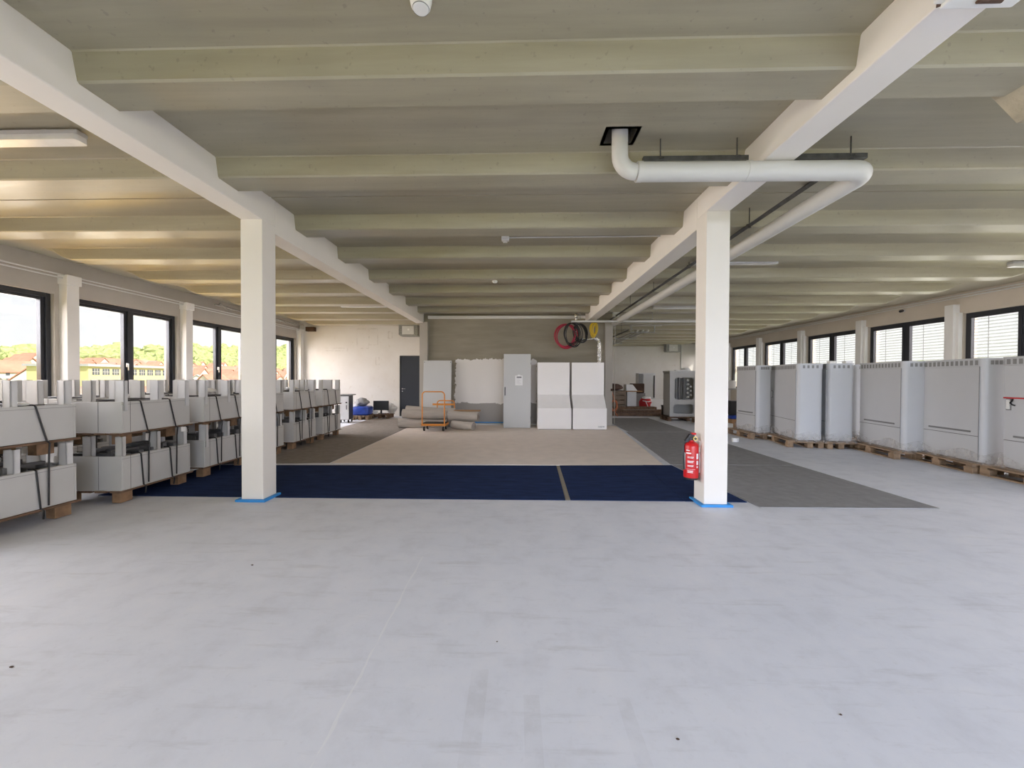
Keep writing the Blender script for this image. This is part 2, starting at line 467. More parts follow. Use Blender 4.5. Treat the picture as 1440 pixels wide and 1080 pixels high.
# ------------------------------------------------------------------ walls
def wall(name, mat, boxes, label):
    mb = MB()
    for a, b in boxes: mb.box(a, b)
    return struct(mb.build(name, mat), label, 'wall')
wall('wall_left', 'lintel', [((XL-.35, YB-.3, 0), (XL, YWL+.3, SILL)), ((XL-.35, YB-.3, LTOP), (XL, YWL+.3, ZS+.45))], 'grey beige window wall on the left side')
wall('wall_right', 'lintel_right', [((XR, YB-.3, 0), (XR+.35, YWR+.3, SILL)), ((XR, YB-.3, RTOP), (XR+.35, YWR+.3, ZS+.45))], 'beige window wall on the right side')
wall('wall_back_left', 'old_white', [((XL-.35, YWL, 0), (-4.36, YWL+.3, ZS+.45)), ((-3.56, YWL, 0), (-3.0, YWL+.3, ZS+.45)), ((-4.36, YWL, 2.25), (-3.56, YWL+.3, ZS+.45))], 'patched white wall beside the dark door')
wall('wall_center', 'plaster', [((-2.99, YC, 0), (2.88, YC+.2, ZS+.02))], 'bare olive grey plaster wall with a ragged white patch')
wall('wall_core_left', 'old_white', [((-3.0, YC+.2, 0), (-2.8, YWL+.3, ZS+.02))], 'white side wall behind the left pier')
wall('wall_core_right', 'plaster', [((2.68, YC+.2, 0), (2.88, YWR+.3, ZS+.02))], 'grey side wall behind the right pier')
wall('wall_back_right', 'old_white', [((2.7, YWR, 0), (XR+.35, YWR+.3, ZS+.45))], 'off-white wall at the far right end')
bx = [((XL-.35, YB-.3, 0), (XR+.35, YB, SILL)), ((XL-.35, YB-.3, 2.95), (XR+.35, YB, ZS+.45))]
x = XL
while x < XR+.1:
    bx.append(((x-.12, YB-.3, SILL), (x+.12, YB, 2.95))); x += 2.55
wall('wall_rear', 'lintel', bx, 'window wall behind the camera')
# masking tape and ledge at the base of the centre wall
struct(MB().box((-1.9, YC-.012, .045), (-.4, YC-.001, .075)).build('baseboard_center', 'tape_blue'), 'blue masking tape along the foot of the plaster wall', 'tape')
struct(MB().box((-2.7, YC-.16, 0), (2.6, YC-.002, .028)).build('trim_3', 'pier_paint'), 'pale floor ledge at the foot of the plaster wall', 'ledge')
# wall piers at both ends of the centre wall
for x0, x1, nm in ((-2.99, -2.745, 'left'), (2.66, 2.885, 'right')):
    struct(MB().box((x0, YC-.12, 0), (x1, YC+.02, 3.14), .006).build('wall_pier_'+nm, 'lintel'), 'grey beige wall pier at the %s end of the plaster wall' % nm, 'pier')
struct(MB().box((-2.74, YC-.10, 3.24), (2.07, YC, 3.33), .006).build('trim_4', 'pier_paint'), 'pale ledger strip along the top of the plaster wall', 'ledger')

def pier(x0, x1, yc, zt, label):
    mb = MB(); mb.box((x0, yc-.10, 0), (x1, yc+.10, zt), .006)
    if x0 > 0: mb.box((x0+.06, yc-.16, 0), (x1, yc-.098, zt-.2), .004)
    else: mb.box((x0, yc-.12, zt-.005), (x1+.03, yc+.12, zt+.16), .006)
    return struct(mb.build('pier', 'pier_paint'), label, 'pier')
for i, y in enumerate(LY): pier(XL-.3, -8.0, y, 3.06, 'white pier between the left windows')
for i, y in enumerate(RY): pier(10.40, XR+.3, y, 3.22, 'white pier between the right windows')

# ------------------------------------------------------------------ windows
wn = 0
def window(side, y0, y1, zt):
    global wn; wn += 1
    s = -1 if side == 'left' else 1
    xw = XL if s < 0 else XR
    w = thing('window_%d' % wn, 'dark framed window with two panes on the %s side' % side, 'window', (xw+s*.12, (y0+y1)/2, 0)); w['kind'] = 'structure'
    L = (y1-y0)/2; f = .07; d = .05
    mb = MB()
    mb.box((-d, -L, SILL), (d, -L+f, zt), .004); mb.box((-d, L-f, SILL), (d, L, zt), .004)
    mb.box((-d, -L+f, zt-f), (d, L-f, zt), .004); mb.box((-d, -L+f, SILL), (d, L-f, SILL+f), .004)
    mb.box((-d, -.05, SILL+f), (d, .05, zt-f), .004)
    mb.build('window_frame', 'anthracite', w)
    for a, b in ((-L+f, -.05), (.05, L-f)):
        mb = MB(); g = .055; e = .035
        if a < 0: pass
        mb.box((-e-.03, a, SILL+f), (e-.02, a+g, zt-f), .003); mb.box((-e-.03, b-g, SILL+f), (e-.02, b, zt-f), .003)
        mb.box((-e-.03, a+g, SILL+f), (e-.02, b-g, SILL+f+g), .003); mb.box((-e-.03, a+g, zt-f-g), (e-.02, b-g, zt-f), .003)
        sash = mb.build('sash', 'anthracite', w)
        MB().box((-.008, a+g-.005, SILL+f+g-.005), (.004, b-g+.005, zt-f-g+.005)).build('pane', 'glass', sash)
        if a < 0:
            xh = -s*.055
            h = MB(); h.box((min(xh, xh-s*.012), b-.05, 1.62), (max(xh, xh-s*.012), b-.02, 1.70), .003)
            h.box((min(xh-s*.012, xh-s*.04), b-.042, 1.672), (max(xh-s*.012, xh-s*.04), b-.028, 1.69), .002)
            h.box((min(xh-s*.03, xh-s*.045), b-.045, 1.55), (max(xh-s*.03, xh-s*.045), b-.025, 1.69), .004)
            hh = h.build('handle', 'steel', sash); hh['label'] = 'silver window handle'
    struct(MB().box((min(xw-s*.03, xw+s*.35), y0, SILL-.03), (max(xw-s*.03, xw+s*.35), y1, SILL+.0), .004).build('window_sill', 'window_sill'), 'grey window sill')
    return w
for a, b in zip(LY, LY[1:]): window('left', a+.17, b-.17, LTOP)
window('left', YB, LY[0]-.17, LTOP)
for a, b in zip(RY, RY[1:]): window('right', a+.17, b-.17, RTOP)
window('right', RY[-1]+.17, YWR, RTOP)
struct(MB().box((XL-.3, YB, SILL), (XL-.02, LY[0]-2.3, LTOP)).build('trim_5', 'lintel'))
mb = MB(); mb.box((XR+.02, YB-.2, SILL), (XR+.3, RY[0]+.1, RTOP))
struct(mb.build('trim_6', 'lintel'))
for side, ys, zt in (('l', LY, LTOP), ('r', RY, RTOP)):   # solid jambs behind the piers
    mb = MB()
    for y in ys:
        if side == 'l': mb.box((XL-.34, y-.17, SILL), (XL-.001, y+.17, zt))
        else: mb.box((XR+.001, y-.17, SILL), (XR+.34, y+.17, zt))
    struct(mb.build('wall_jambs_left' if side == 'l' else 'wall_jambs_right', 'lintel' if side == 'l' else 'lintel_right'))

# venetian blinds outside the right windows
ordn = ['nearest', 'second', 'third', 'fourth', 'fifth', 'sixth', 'seventh', 'eighth', 'ninth', 'tenth', 'eleventh']
bays = [(a, b) for a, b in zip(RY, RY[1:]) if b > 8]
for i, (a, b) in enumerate(bays):
    t = thing('venetian_blind', 'white slatted blind lowered outside the %s visible window of the right wall' % (ordn[i]), 'blind', (XR+.26, (a+b)/2, 0), 0, 'blinds of the right windows')
    L = (b-a)/2-.19; mb = MB(); z = RTOP-.07
    while z > 1.86:
        mb.box((-.036, -L, z-.001), (.036, L, z+.001), rot=Matrix.Rotation(math.radians(9), 3, 'Y')); z -= .075
    mb.build('slats', 'slat', t)
    mb = MB()
    for yy in (-L*.75, -L*.25, L*.25, L*.75): mb.box((-.002, yy-.006, 1.86), (.002, yy+.006, RTOP))
    mb.build('ladder_tape', 'galv', t)
    MB().box((-.03, -L, 1.82), (.03, L, 1.85), .004).build('bottom_rail', 'slat', t)

# ------------------------------------------------------------------ door
d = thing('door_1', 'dark anthracite flush door in the white back wall', 'door', (-3.96, YWL, 0)); d['kind'] = 'structure'
MB().box((-.40, -.02, 0), (-.37, .1, 2.25)).box((.37, -.02, 0), (.40, .1, 2.25)).box((-.37, -.02, 2.21), (.37, .1, 2.25)).build('door_frame', 'anthracite', d)
leaf = MB().box((-.37, .0, .01), (.37, .045, 2.21), .003).build('door_leaf', 'door_dark', d)
h = MB(); h.cyl((-.30, -.012, 1.02), (-.30, .0, 1.02), .027, 16).cyl((-.30, -.05, 1.02), (-.30, -.01, 1.02), .009, 10).tube([(-.30, -.05, 1.02), (-.18, -.05, 1.02)], .009)
h.cyl((-.30, -.012, .93), (-.30, 0, .93), .024, 16)
h.build('door_handle', 'steel', leaf, True)['label'] = 'silver lever handle with key rosette'
MB().box((-.37, .25, 0), (.37, .29, 2.21)).build('door_back', 'anthracite', d)

# ------------------------------------------------------------------ carpets
def carpet(name, poly, mat, label, cat='carpet', z=.008, z0=.0005):
    return tag(MB().prism(poly, z0, z).build(name, mat), label, cat)
lx0, lx1, ly1 = -3.18, -2.82, 4.70
carpet('navy_carpet', [(-4.95, 4.55), (lx0, 4.56), (lx0, ly1), (lx1, ly1), (lx1, 4.56), (.565, 4.60), (.64, 6.43), (-4.95, 6.20)], 'navy', 'navy blue carpet length running past the left column')
carpet('navy_carpet', [(.625, 4.605), (1.93, 4.62), (2.06, 6.52), (.695, 6.44)], 'navy', 'short navy blue carpet piece before the red extinguisher', z=.0085)
carpet('navy_carpet', [(1.934, 4.615), (2.03, 4.615), (2.03, 4.75), (2.375, 4.75), (2.375, 4.61), (2.63, 4.61), (2.52, 6.54), (2.063, 6.53)], 'navy', 'narrow navy blue carpet strip around the right column', z=.0095)
carpet('seam_tape', [(.566, 4.60), (.623, 4.605), (.693, 6.44), (.642, 6.43)], 'seam', 'beige gap strip between two navy carpet pieces', 'seam strip', .004)
carpet('beige_floor_mat', [(-3.06, 6.46), (.64, 6.47), (2.40, 6.57), (2.98, 12.05), (-3.1, 12.05)], 'beige', 'large beige protective mat before the plaster wall', z=.006)
carpet('grey_carpet', [(2.67, 4.43), (4.62, 4.47), (4.58, 6.62), (2.55, 6.58)], 'runner', 'dark grey carpet piece right of the right column, nearest the camera', z=.008)
carpet('grey_carpet', [(2.53, 6.60), (4.58, 6.64), (4.62, 10.75), (2.90, 10.65)], 'runner', 'long grey carpet piece in the aisle beside the white cabinets', z=.008)
carpet('grey_carpet', [(2.98, 10.68), (4.66, 10.78), (4.75, 14.6), (3.05, 14.4)], 'runner', 'grey carpet piece at the far end of the right aisle', z=.008)
carpet('taupe_carpet', [(-5.25, 6.25), (-3.09, 6.47), (-3.1, 9.3), (-5.25, 9.2)], 'taupe', 'brownish grey carpet beside the far plinth stacks', z=.005)
carpet('taupe_carpet', [(-5.05, 9.22), (-3.1, 9.32), (-3.12, 11.0), (-5.05, 10.9)], 'taupe', 'brownish grey carpet behind the last plinth stack', z=.005)
carpet('taupe_carpet', [(-5.0, 10.92), (-3.12, 11.02), (-3.14, 13.9), (-5.0, 13.7)], 'taupe', 'brownish grey carpet before the dark door', z=.005)

# ------------------------------------------------------------------ pallets
def make_pallet(name, label, loc, rz, sx, sy, inset=.06, h=.144, group=None, wood='wood', thin=False):
    t = thing(name, label, 'pallet', loc, rz, group)
    mb = MB(); n = 5; bw = sx/n*.8
    for i in range(n):
        x = -sx/2+bw/2+(sx-bw)*i/(n-1)
        mb.box((x-bw/2, -sy/2, h-.022), (x+bw/2, sy/2, h), .003)
    if not thin:
        for y in (-sy/2+.06, 0, sy/2-.06): mb.box((-sx/2, y-.05, h-.044), (sx/2, y+.05, h-.023), .003)
    mb.build('deck', wood if not thin else 'wood_dark', t)
    zt = h-.045 if not thin else h-.0225
    for x in (-sx/2+inset+.05, 0, sx/2-inset-.05):
        for y in (-sy/2+inset+.07, 0, sy/2-inset-.07):
            if thin and (abs(x) < .01 or abs(y) < .01): continue
            z0 = .021 if not thin else 0
            MB().box((x-.05, y-.07, z0), (x+.05, y+.07, zt), .004).build('block', 'wood_edge' if thin else wood, t)
    if not thin:
        for x in (-sx/2+inset+.05, 0, sx/2-inset-.05):
            MB().box((x-.05, -sy/2+inset, 0), (x+.05, sy/2-inset, .02), .003).build('bottom_board', wood, t)
    return t

# ------------------------------------------------------------------ left: plinth stacks
def make_plinth(label, loc, rz, L, D, z0, z1, zp, upper, seed, group):
    """origin at the inner near corner foot on the pallet; local +Y along the aisle, -X away from it"""
    rr = random.Random(seed)
    t = thing('cabinet_plinth', label, 'cabinet plinth', loc, rz, group)
    H = z1-z0; th = .02
    mb = MB()                                     # four sheet walls with folded rim
    mb.box((-D, 0, 0), (0, th, H), .004); mb.box((-D, L-th, 0), (0, L, H), .004)
    mb.box((-th, th, 0), (0, L-th, H), .004); mb.box((-D, th, 0), (-D+th, L-th, H), .004)
    mb.box((-D+th, th, .02), (-th, L-th, .03))
    mb.box((-.06, th, H-.012), (-th, L-th, H-.002)); mb.box((-D+th, th, H-.012), (-D+.06, L-th, H-.002))
    mb.build('body', 'plinth_grey', t)
    mb = MB(); mb.box((-.262, -.0025, .002), (-.258, .001, H-.002)); mb.box((-.0, .10, .0), (.0025, .103, H)); mb.box((-.0, .0, H-.03), (.002, L, H-.027))
    mb.build('panel_joint', 'groove', t)
    if seed % 3 != 1: MB().box((-D*.9, -.02, -.004), (.012, L+.13, -.0005), .001).build('liner_sheet', 'plinth_light', t)
    hp = zp-z1
    spots = [(-.095, .02, .085, .045, 0), (-D+.02, .02, .10, .05, 0), (-.10, L-.08, .085, .06, 1), (-D+.03, L-.08, .12, .06, 1),
             (-D*.62, .03, .09, .05, 0), (-D*.55, L-.11, .13, .05, 1), (-.11, L*.5, .09, .05, 0), (-D*.75, L*.45, .11, .06, 1)]
    for (px, py, w, d, k) in spots:               # C-shaped posts
        w *= rr.uniform(.85, 1.25); a = MB(); e = .012
        a.box((px, py, H-.10), (px+w, py+e, H+hp), .002)
        a.box((px, py, H-.10), (px+e, py+d, H+hp), .002); a.box((px+w-e, py, H-.10), (px+w, py+d, H+hp), .002)
        a.build('post', 'plinth_light' if rr.random() < .5 else 'plinth_grey', t)
    mb = MB()                                     # mounting rails, coloured dark for the shade inside the box
    for k in range(5):
        y = .15+(L-.3)*k/4
        mb.box((-D+.07, y-.03, H-.09), (-.07, y+.03, H-.02+(0 if upper else rr.uniform(.03, .08))), .004)
    mb.box((-D*.7, .1, H-.05), (-D*.62, L-.1, H+(.0 if upper else .05)), .004); mb.box((-D*.35, .1, H-.05), (-D*.28, L-.1, H+(.0 if upper else .04)), .004)
    mb.build('mounting_rails', 'rail_shade', t)
    for f in (.30, .72):
        y = L*f; dz = .10 if upper else .05
        pts = [(-D+.02, y-.06, H+.008), (-.02, y-.06, H+.008), (.008, y-.06, H-.005)]
        if upper: pts += [(.014, y+.02, 0), (.03, y+.03, -.02), (.02, y+.03, -.14), (.014, y+.03, -z0+.17)]
        else: pts += [(.010, y-.03, 0), (.03, y-.02, -.012), (.01, y-.01, -.10)]
        MB().tube(pts, .0075, 6).build('strap', 'strap', t)
    return t

front = [  # inner near corner x, y, length, turn
    (-4.545, 2.95, .97, -.06), (-4.35, 4.25, .94, .02), (-4.36, 5.42, .93, .01), (-4.34, 6.40, .88, .0), (-4.36, 7.64, .90, .02), (-4.36, 8.80, .98, .03)]
names = ['nearest', 'second', 'third', 'fourth', 'fifth', 'last']
where = ['front-row stack by the camera', 'front-row stack before the column', 'front-row stack at the column', 'front-row stack behind the column', 'front-row stack past the column', 'front-row stack']
D = .76
def stack(i, x, y, L, r, row):
    D_ = D if row == 'front' else .72
    zp0 = .144
    c, s = math.cos(r), math.sin(r)
    def loc(lx, ly, z): return (x+c*lx-s*ly, y+s*lx+c*ly, z)
    who = '%s %s' % (names[i], where[i]) if row == 'front' else '%s stack in the window-side row' % names[i]
    make_pallet('pallet', 'floor pallet under the '+who, loc(-D_/2, L/2, .0065), r, D_+.03, L+.06, .05, thin=True, group='pallets under the plinth stacks')
    make_plinth('lower grey plinth of the '+who, loc(0, 0, .152), r, L, D_, .152, .525, .742, False, i*7+(row == 'front'), 'stacked grey plinths')
    make_pallet('pallet', 'pallet between both plinths of the '+who, loc(-D_/2, L/2, .643), r, D_+.03, L+.06, .13, group='pallets between the stacked plinths', thin=True)
    make_plinth('upper grey plinth with posts on the '+who, loc(0, 0, .789), r, L, D_, .789, 1.13, 1.365, True, i*11+3+(row == 'front'), 'stacked grey plinths')
for i, (x, y, L, r) in enumerate(front): stack(i, x, y, L, r, 'front')
back_row = [(-5.62, 3.55, .95, .02), (-5.60, 4.80, .95, -.01), (-5.63, 6.05, .92, .02), (-5.60, 7.30, .95, 0), (-5.62, 8.55, .95, .01)]
for i, (x, y, L, r) in enumerate(back_row): stack(i, x, y, L, r, 'back')
# loose packing on the stacks
def foam(loc, r, label, sx=.2, sy=.14, sz=.03, rz=0.):
    t = MB(); t.blob((0, 0, sz*.5), (sx/2, sy/2, sz/2), 2, .18, int(loc[1]*100))
    o = t.build('foam_sheet', 'white', None, True, loc); o.rotation_euler = (0, 0, rz)
    return tag(o, label, 'packing foam', 'scraps of white packing foam')
foam((-4.58, 3.55, 1.132), .3, 'white foam scrap folded over the strap of the nearest upper plinth', .16, .06, .035)
foam((-4.75, 6.0, 1.16), .3, 'white foam scrap on the upper plinth beside the left column', .22, .2, .08)
foam((-4.6, 8.0, 1.16), .3, 'white foam scrap on the upper plinth just past the left column', .25, .2, .06)
tag(MB().box((-.004, -.035, -.03), (.0, .035, .03), .001).build('paper_tag', 'paper', None, False, (-4.312, 5.02, .735)), 'white paper tag hanging between the plinths of the second stack', 'tag')

# ------------------------------------------------------------------ right: street cabinets on pallets
def make_cabinet(label, x, y, th, L, d, handle, plabel, bar=True, caps=()):
    z0 = .152; H = 1.63-z0
    t = thing('street_cabinet', label, 'cabinet', (x, y, z0), -th, 'grey street cabinets along the right windows')
    MB().prism(rrect(0, 0, d, L, .07, 6), .02, H).build('body', 'cab_grey', t, True)
    MB().prism(rrect(.012, .012, d-.012, L-.012, .06, 6), 0, .02).build('base', 'cab_grey', t, True)
    MB().box((-.012, .05, H*.27), (.0, L-.05, H-.01), .004).build('door', 'cab_grey', t)
    MB().box((-.010, .05, .03), (.0, L-.05, H*.265), .004).build('lower_panel', 'cab_grey', t)
    if bar: MB().box((-.022, L*.16, H*.30), (-.012, L*.84, H*.30+.028), .003).build('cover_strip', 'groove', t)
    band = MB().prism(rrect(-.012, -.008, d+.008, L+.008, .075, 6), H, H+.095).build('vent_band', 'cab_grey', t, True)
    mb = MB(); n = int(L/.085)
    for k in range(n):
        yy = .06+(L-.12)*(k+.5)/n; mb.box((-.0135, yy-.024, H+.012), (-.011, yy+.024, H+.086))
    for k in range(4):
        xx = .07+(d-.14)*(k+.5)/4; mb.box((xx-.02, -.0095, H+.018), (xx+.02, -.0070, H+.08))
    mb.build('vent_grille', 'slot_grey', band)
    MB().prism(rrect(-.018, -.014, d+.014, L+.014, .075, 6), H+.095, H+.118).build('roof', 'cab_grey', t, True)
    MB().box((-.0135, .05, .03), (-.0095, .058, H-.01)).box((-.0125, .06, H*.264), (-.0095, L-.05, H*.271)).build('door_gap', 'groove', t)
    if handle:
        hy = L-.16 if L > 1.3 else L-.11
        MB().box((-.016, hy-.035, H*.56), (-.011, hy+.035, H*.56+.17), .006).build('handle_recess', 'groove', t)
        MB().box((-.03, hy-.022, H*.56+.015), (-.015, hy+.022, H*.56+.155), .006).build('handle', 'white', t)
    for (cx, cy, w, l) in caps:
        tag(MB().box((-w/2, -l/2, 0), (w/2, l/2, .05), .006).build('foam_block', 'white', None, False, (x+math.cos(th)*cx+math.sin(th)*cy, y-math.sin(th)*cx+math.cos(th)*cy, z0+H+.119)), 'white foam block on top of the '+plabel, 'packing foam', 'foam blocks on the cabinets')
    # pallet
    cx, cy = d/2-.02, L/2
    c, s = math.cos(th), math.sin(th)
    px, py = x+c*cx+s*cy, y-s*cx+c*cy
    make_pallet('pallet', 'wooden pallet under the '+plabel, (px, py, 0), -th, d+.34, L+.16, .0, group='pallets under the grey cabinets')
    # crumpled wrapping film round the foot
    rr = random.Random(int(x*100)); mb = MB(); pl = rrect(-.03, -.03, d+.03, L+.03, .07, 8); out = []
    seg = []
    for a, b in zip(pl, pl[1:]+pl[:1]):
        k = max(1, int(math.dist(a, b)/.06))
        seg += [(a[0]+(b[0]-a[0])*q/k, a[1]+(b[1]-a[1])*q/k) for q in range(k)]
    cxm, cym = d/2, L/2; rows = []
    for lev in range(4):
        row = []
        for (u, w) in seg:
            g = [1.0, 1.02, 1.05, 1.13][lev]+rr.uniform(-.004, .006)
            zz = [.13, .07, .01, -.025][lev]+rr.uniform(-.006, .006)+(.05*math.sin(u*9+w*7) if lev == 0 else 0)
            row.append(mb.bm.verts.new((cxm+(u-cxm)*g, cym+(w-cym)*g, zz)))
        rows.append(row)
    for a, b in zip(rows, rows[1:]):
        for i in range(len(a)): mb.bm.faces.new((a[i], a[(i+1) % len(a)], b[(i+1) % len(a)], b[i]))
    o = mb.build('wrapping_film', 'wrap', t, True); o['label'] = 'crumpled clear wrapping film round the foot'
    return t
make_cabinet('grey street cabinet standing farthest back, next to the right column', 5.70, 9.62, .02, .95, .34, False, 'grey cabinet next to the right column')
make_cabinet('grey street cabinet with a white door handle, second from the right column', 5.86, 8.50, .23, 1.46, .46, True, 'second grey cabinet from the right column', bar=False)
make_cabinet('grey street cabinet seen only by its narrow end, with white foam on top', 6.42, 8.42, .23, 1.40, .46, False, 'grey cabinet showing its narrow end', caps=((.08, .06, .12, .10), (.36, .06, .14, .1)))
make_cabinet('grey street cabinet deep in the gap behind the narrow-ended one', 7.44, 9.02, .12, 1.3, .5, False, 'grey cabinet in the gap behind')
make_cabinet('grey street cabinet with a rounded end, fourth visible along the right windows', 6.90, 7.31, .16, 1.17, .42, False, 'fourth grey cabinet from the right column')
make_cabinet('large grey street cabinet with a cover strip, left of the taped one', 7.06, 6.24, .15, 1.10, .36, False, 'large grey cabinet left of the taped one')
f_ = make_cabinet('grey street cabinet with red tape over its handle, cut by the right edge', 6.97, 4.93, .11, 1.12, .5, True, 'taped grey cabinet at the right edge')
MB().box((-.018, .80, .995), (-.011, 1.08, 1.015), .001).build('red_tape', 'red_dull', f_)['label'] = 'strip of red tape across the door'
MB().tube([(-.02, .955, .99), (-.035, .95, .96), (-.03, .975, .935), (-.035, .945, .91), (-.02, .92, .90)], .010, 6).build('cable_tie', 'black', f_)

# foam on the floor
tag(MB().prism([(-.075, -.03), (.0, -.06), (.075, .0), (.01, .06), (-.06, .05)], 0, .085).build('foam_scrap', 'white', None, False, (4.95, 9.15, .001)), 'white foam scrap lying on the floor before the farthest grey cabinet', 'packing foam')
# little crumbs of debris on the floor
for i, (x, y, s) in enumerate(((-2.43, 1.83, .012), (-3.04, 2.02, .012), (.63, 1.55, .009), (1.36, 1.69, .008), (-.1, 2.1, .007), (-1.97, 2.9, .01))):
    tag(MB().blob((0, 0, s*.3), (s*.9, s*.55, s*.3), 1, .3, i).build('debris', 'brown', None, False, (x, y, 0)), 'dark crumb of dirt lying on the open screed floor', 'debris', 'crumbs of dirt on the floor')

# ------------------------------------------------------------------ fire extinguisher
t = thing('fire_extinguisher', 'red fire extinguisher hung on the right column', 'fire extinguisher', (1.985, 4.585, .285))
MB().lathe([(0, 0), (.07, .0), (.08, .012), (.08, .36), (.074, .385), (.05, .405), (.025, .415), (.025, .43), (0, .43)]).build('cylinder', 'red', t, True)
MB().lathe([(.0, -.012), (.076, -.012), (.078, .02), (.0, .02)]).build('foot_ring', 'black', t, True)
hd = MB(); hd.box((-.03, -.022, .425), (.03, .022, .47), .006)
hd.prism([(-.075, .42), (-.02, .50), (.03, .50), (.03, .47), (-.01, .455), (-.045, .40)], -.018, .018, axis=1)
hd.build('valve_head', 'black', t)
MB().box((-.0, -.02, .49), (.05, .02, .512), .006).build('trigger', 'red', t)
g = MB(); g.cyl((.03, -.04, .45), (.03, -.022, .45), .024, 18); gg = g.build('gauge', 'brass', t, True)
MB().cyl((.03, -.0425, .45), (.03, -.0405, .45), .015, 16).build('gauge_face', 'black', gg)
MB().tube([(-.05, -.01, .43), (-.088, -.01, .38), (-.093, -.02, .25), (-.090, -.03, .10)], .009, 8).build('hose', 'black', t, True)
mb = MB()                                            # printed label: pale panel and lines wrapped on the cylinder
def patch(a0, a1, z0, z1, r=.0808):
    n = 5; A = []; B = []
    for i in range(n+1):
        a = math.radians(a0+(a1-a0)*i/n); A.append(mb.bm.verts.new((r*math.cos(a), r*math.sin(a), z0))); B.append(mb.bm.verts.new((r*math.cos(a), r*math.sin(a), z1)))
    for i in range(n): mb.bm.faces.new((A[i], A[i+1], B[i+1], B[i]))
patch(-172, -158, .10, .29); patch(-152, -112, .283, .296); patch(-152, -122, .315, .325)
for z, a in ((.245, -92), (.20, -92), (.192, -96), (.183, -98), (.15, -94), (.141, -98), (.09, -96), (.08, -100), (.07, -98), (.235, -96)):
    patch(-140, a, z, z+.005)
patch(-150, -80, .108, .110); patch(-70, -50, .225, .285); patch(-70, -50, .16, .205); patch(-68, -55, .125, .145)
mb.build('label_print', 'paper', t)['label'] = 'white print lines and bars on the red cylinder'
MB().box((.062, -.03, .30), (.09, .03, .36), .004).box((.080, -.025, .06), (.09, .025, .42), .003).build('wall_bracket', 'white', t)

# ------------------------------------------------------------------ back wall: cabinets
def text_mesh(name, s, size, mat, parent, loc, rot):
    cu = bpy.data.curves.new(name, 'FONT'); cu.body = s; cu.size = size; cu.extrude = .001
    o = bpy.data.objects.new(name, cu); COL.objects.link(o)
    dg = bpy.context.evaluated_depsgraph_get(); me = bpy.data.meshes.new_from_object(o.evaluated_get(dg))
    bpy.data.objects.remove(o); me.materials.append(MT[mat])
    p = bpy.data.objects.new(name, me); COL.objects.link(p); p.parent = parent; p.location = loc; p.rotation_euler = rot
    return p
def white_cabinet(x0, x1, label, logo=False):
    t = thing('white_cabinet', label, 'cabinet', ((x0+x1)/2, 11.04, 0)); w = (x1-x0)/2
    sd = .9
    prof = [(0, .02), (0, .575), (.33, .96), (.33, 1.87), (sd, 1.87), (sd, .02)]
    MB().prism(prof, -w+.004, w-.004, axis=0).build('body', 'offwhite', t)
    MB().box((-w, .315, .965), (w, .332, 1.875), .005).build('upper_panel', 'offwhite', t)
    MB().prism([(-.012, .59), (.315, .955), (.33, .945), (.004, .575)], -w+.002, w-.002, axis=0).build('sloping_panel', 'slope_shaded', t)
    lo = MB().box((-w-.012, -.014, .03), (w+.012, .004, .60), .005).build('lower_panel', 'offwhite', t)
    MB().box((-w+.03, .03, 0), (w-.03, sd-.03, .03)).build('plinth', 'groove', t)
    if logo: text_mesh('logo_text', ':com', .095, 'ink', lo, (w-.235, -.0155, .07), (PI/2, 0, 0))['label'] = 'thin grey letters com'
    return t
white_cabinet(.585, 1.495, 'white front-sloped cabinet, left of the pair at the plaster wall')
white_cabinet(1.555, 2.465, 'white front-sloped cabinet with small grey lettering, right of the pair', True)
t = thing('switch_cabinet', 'tall light grey metal cabinet with a paper sheet on its door', 'cabinet', (0, 11.34, 0))
MB().box((-.375, .02, 0), (.385, .60, 2.09), .004).build('body', 'switch_grey', t)
dr = MB().box((-.38, -.012, .02), (.39, .018, 2.11), .004).build('door', 'switch_grey', t)
MB().box((-.35, -.03, .93), (-.325, -.012, 1.17), .005).build('handle', 'black', dr)
mb = MB()
for z in (.30, 1.84): mb.box((.38, -.01, z-.03), (.40, .02, z+.03), .004)
mb.build('hinge', 'black', dr)
pp = MB().box((-.05, -.016, 1.22), (.16, -.013, 1.50)).box((-.02+.04, -.018, 1.50), (.09, -.013, 1.525)).build('paper_sheet', 'paper', dr)
mb = MB(); mb.box((-.01, -.0172, 1.43), (.13, -.0165, 1.47))
for k in range(6): mb.box((-.02, -.0172, 1.40-k*.025), (.06+.06*((k*7) % 3)/2, -.0165, 1.403-k*.025))
mb.build('printed_lines', 'ink', pp)

# leaning grey panel
t = thing('leaning_panel', 'light grey flat panel leaning on the left end of the plaster wall', 'panel', (-2.42, 11.93, .03))
o = MB().box((-.43, -.012, 0), (.43, .012, 1.93), .004).build('sheet', 'switch_grey', t); o.rotation_euler = (-.085, 0, 0)
mb = MB()
for x in (-.40, .40):
    for z in (.06, 1.88): mb.cyl((x, -.016, z), (x, -.011, z), .012, 10)
o2 = mb.build('corner_screw', 'black', t); o2.rotation_euler = (-.085, 0, 0)

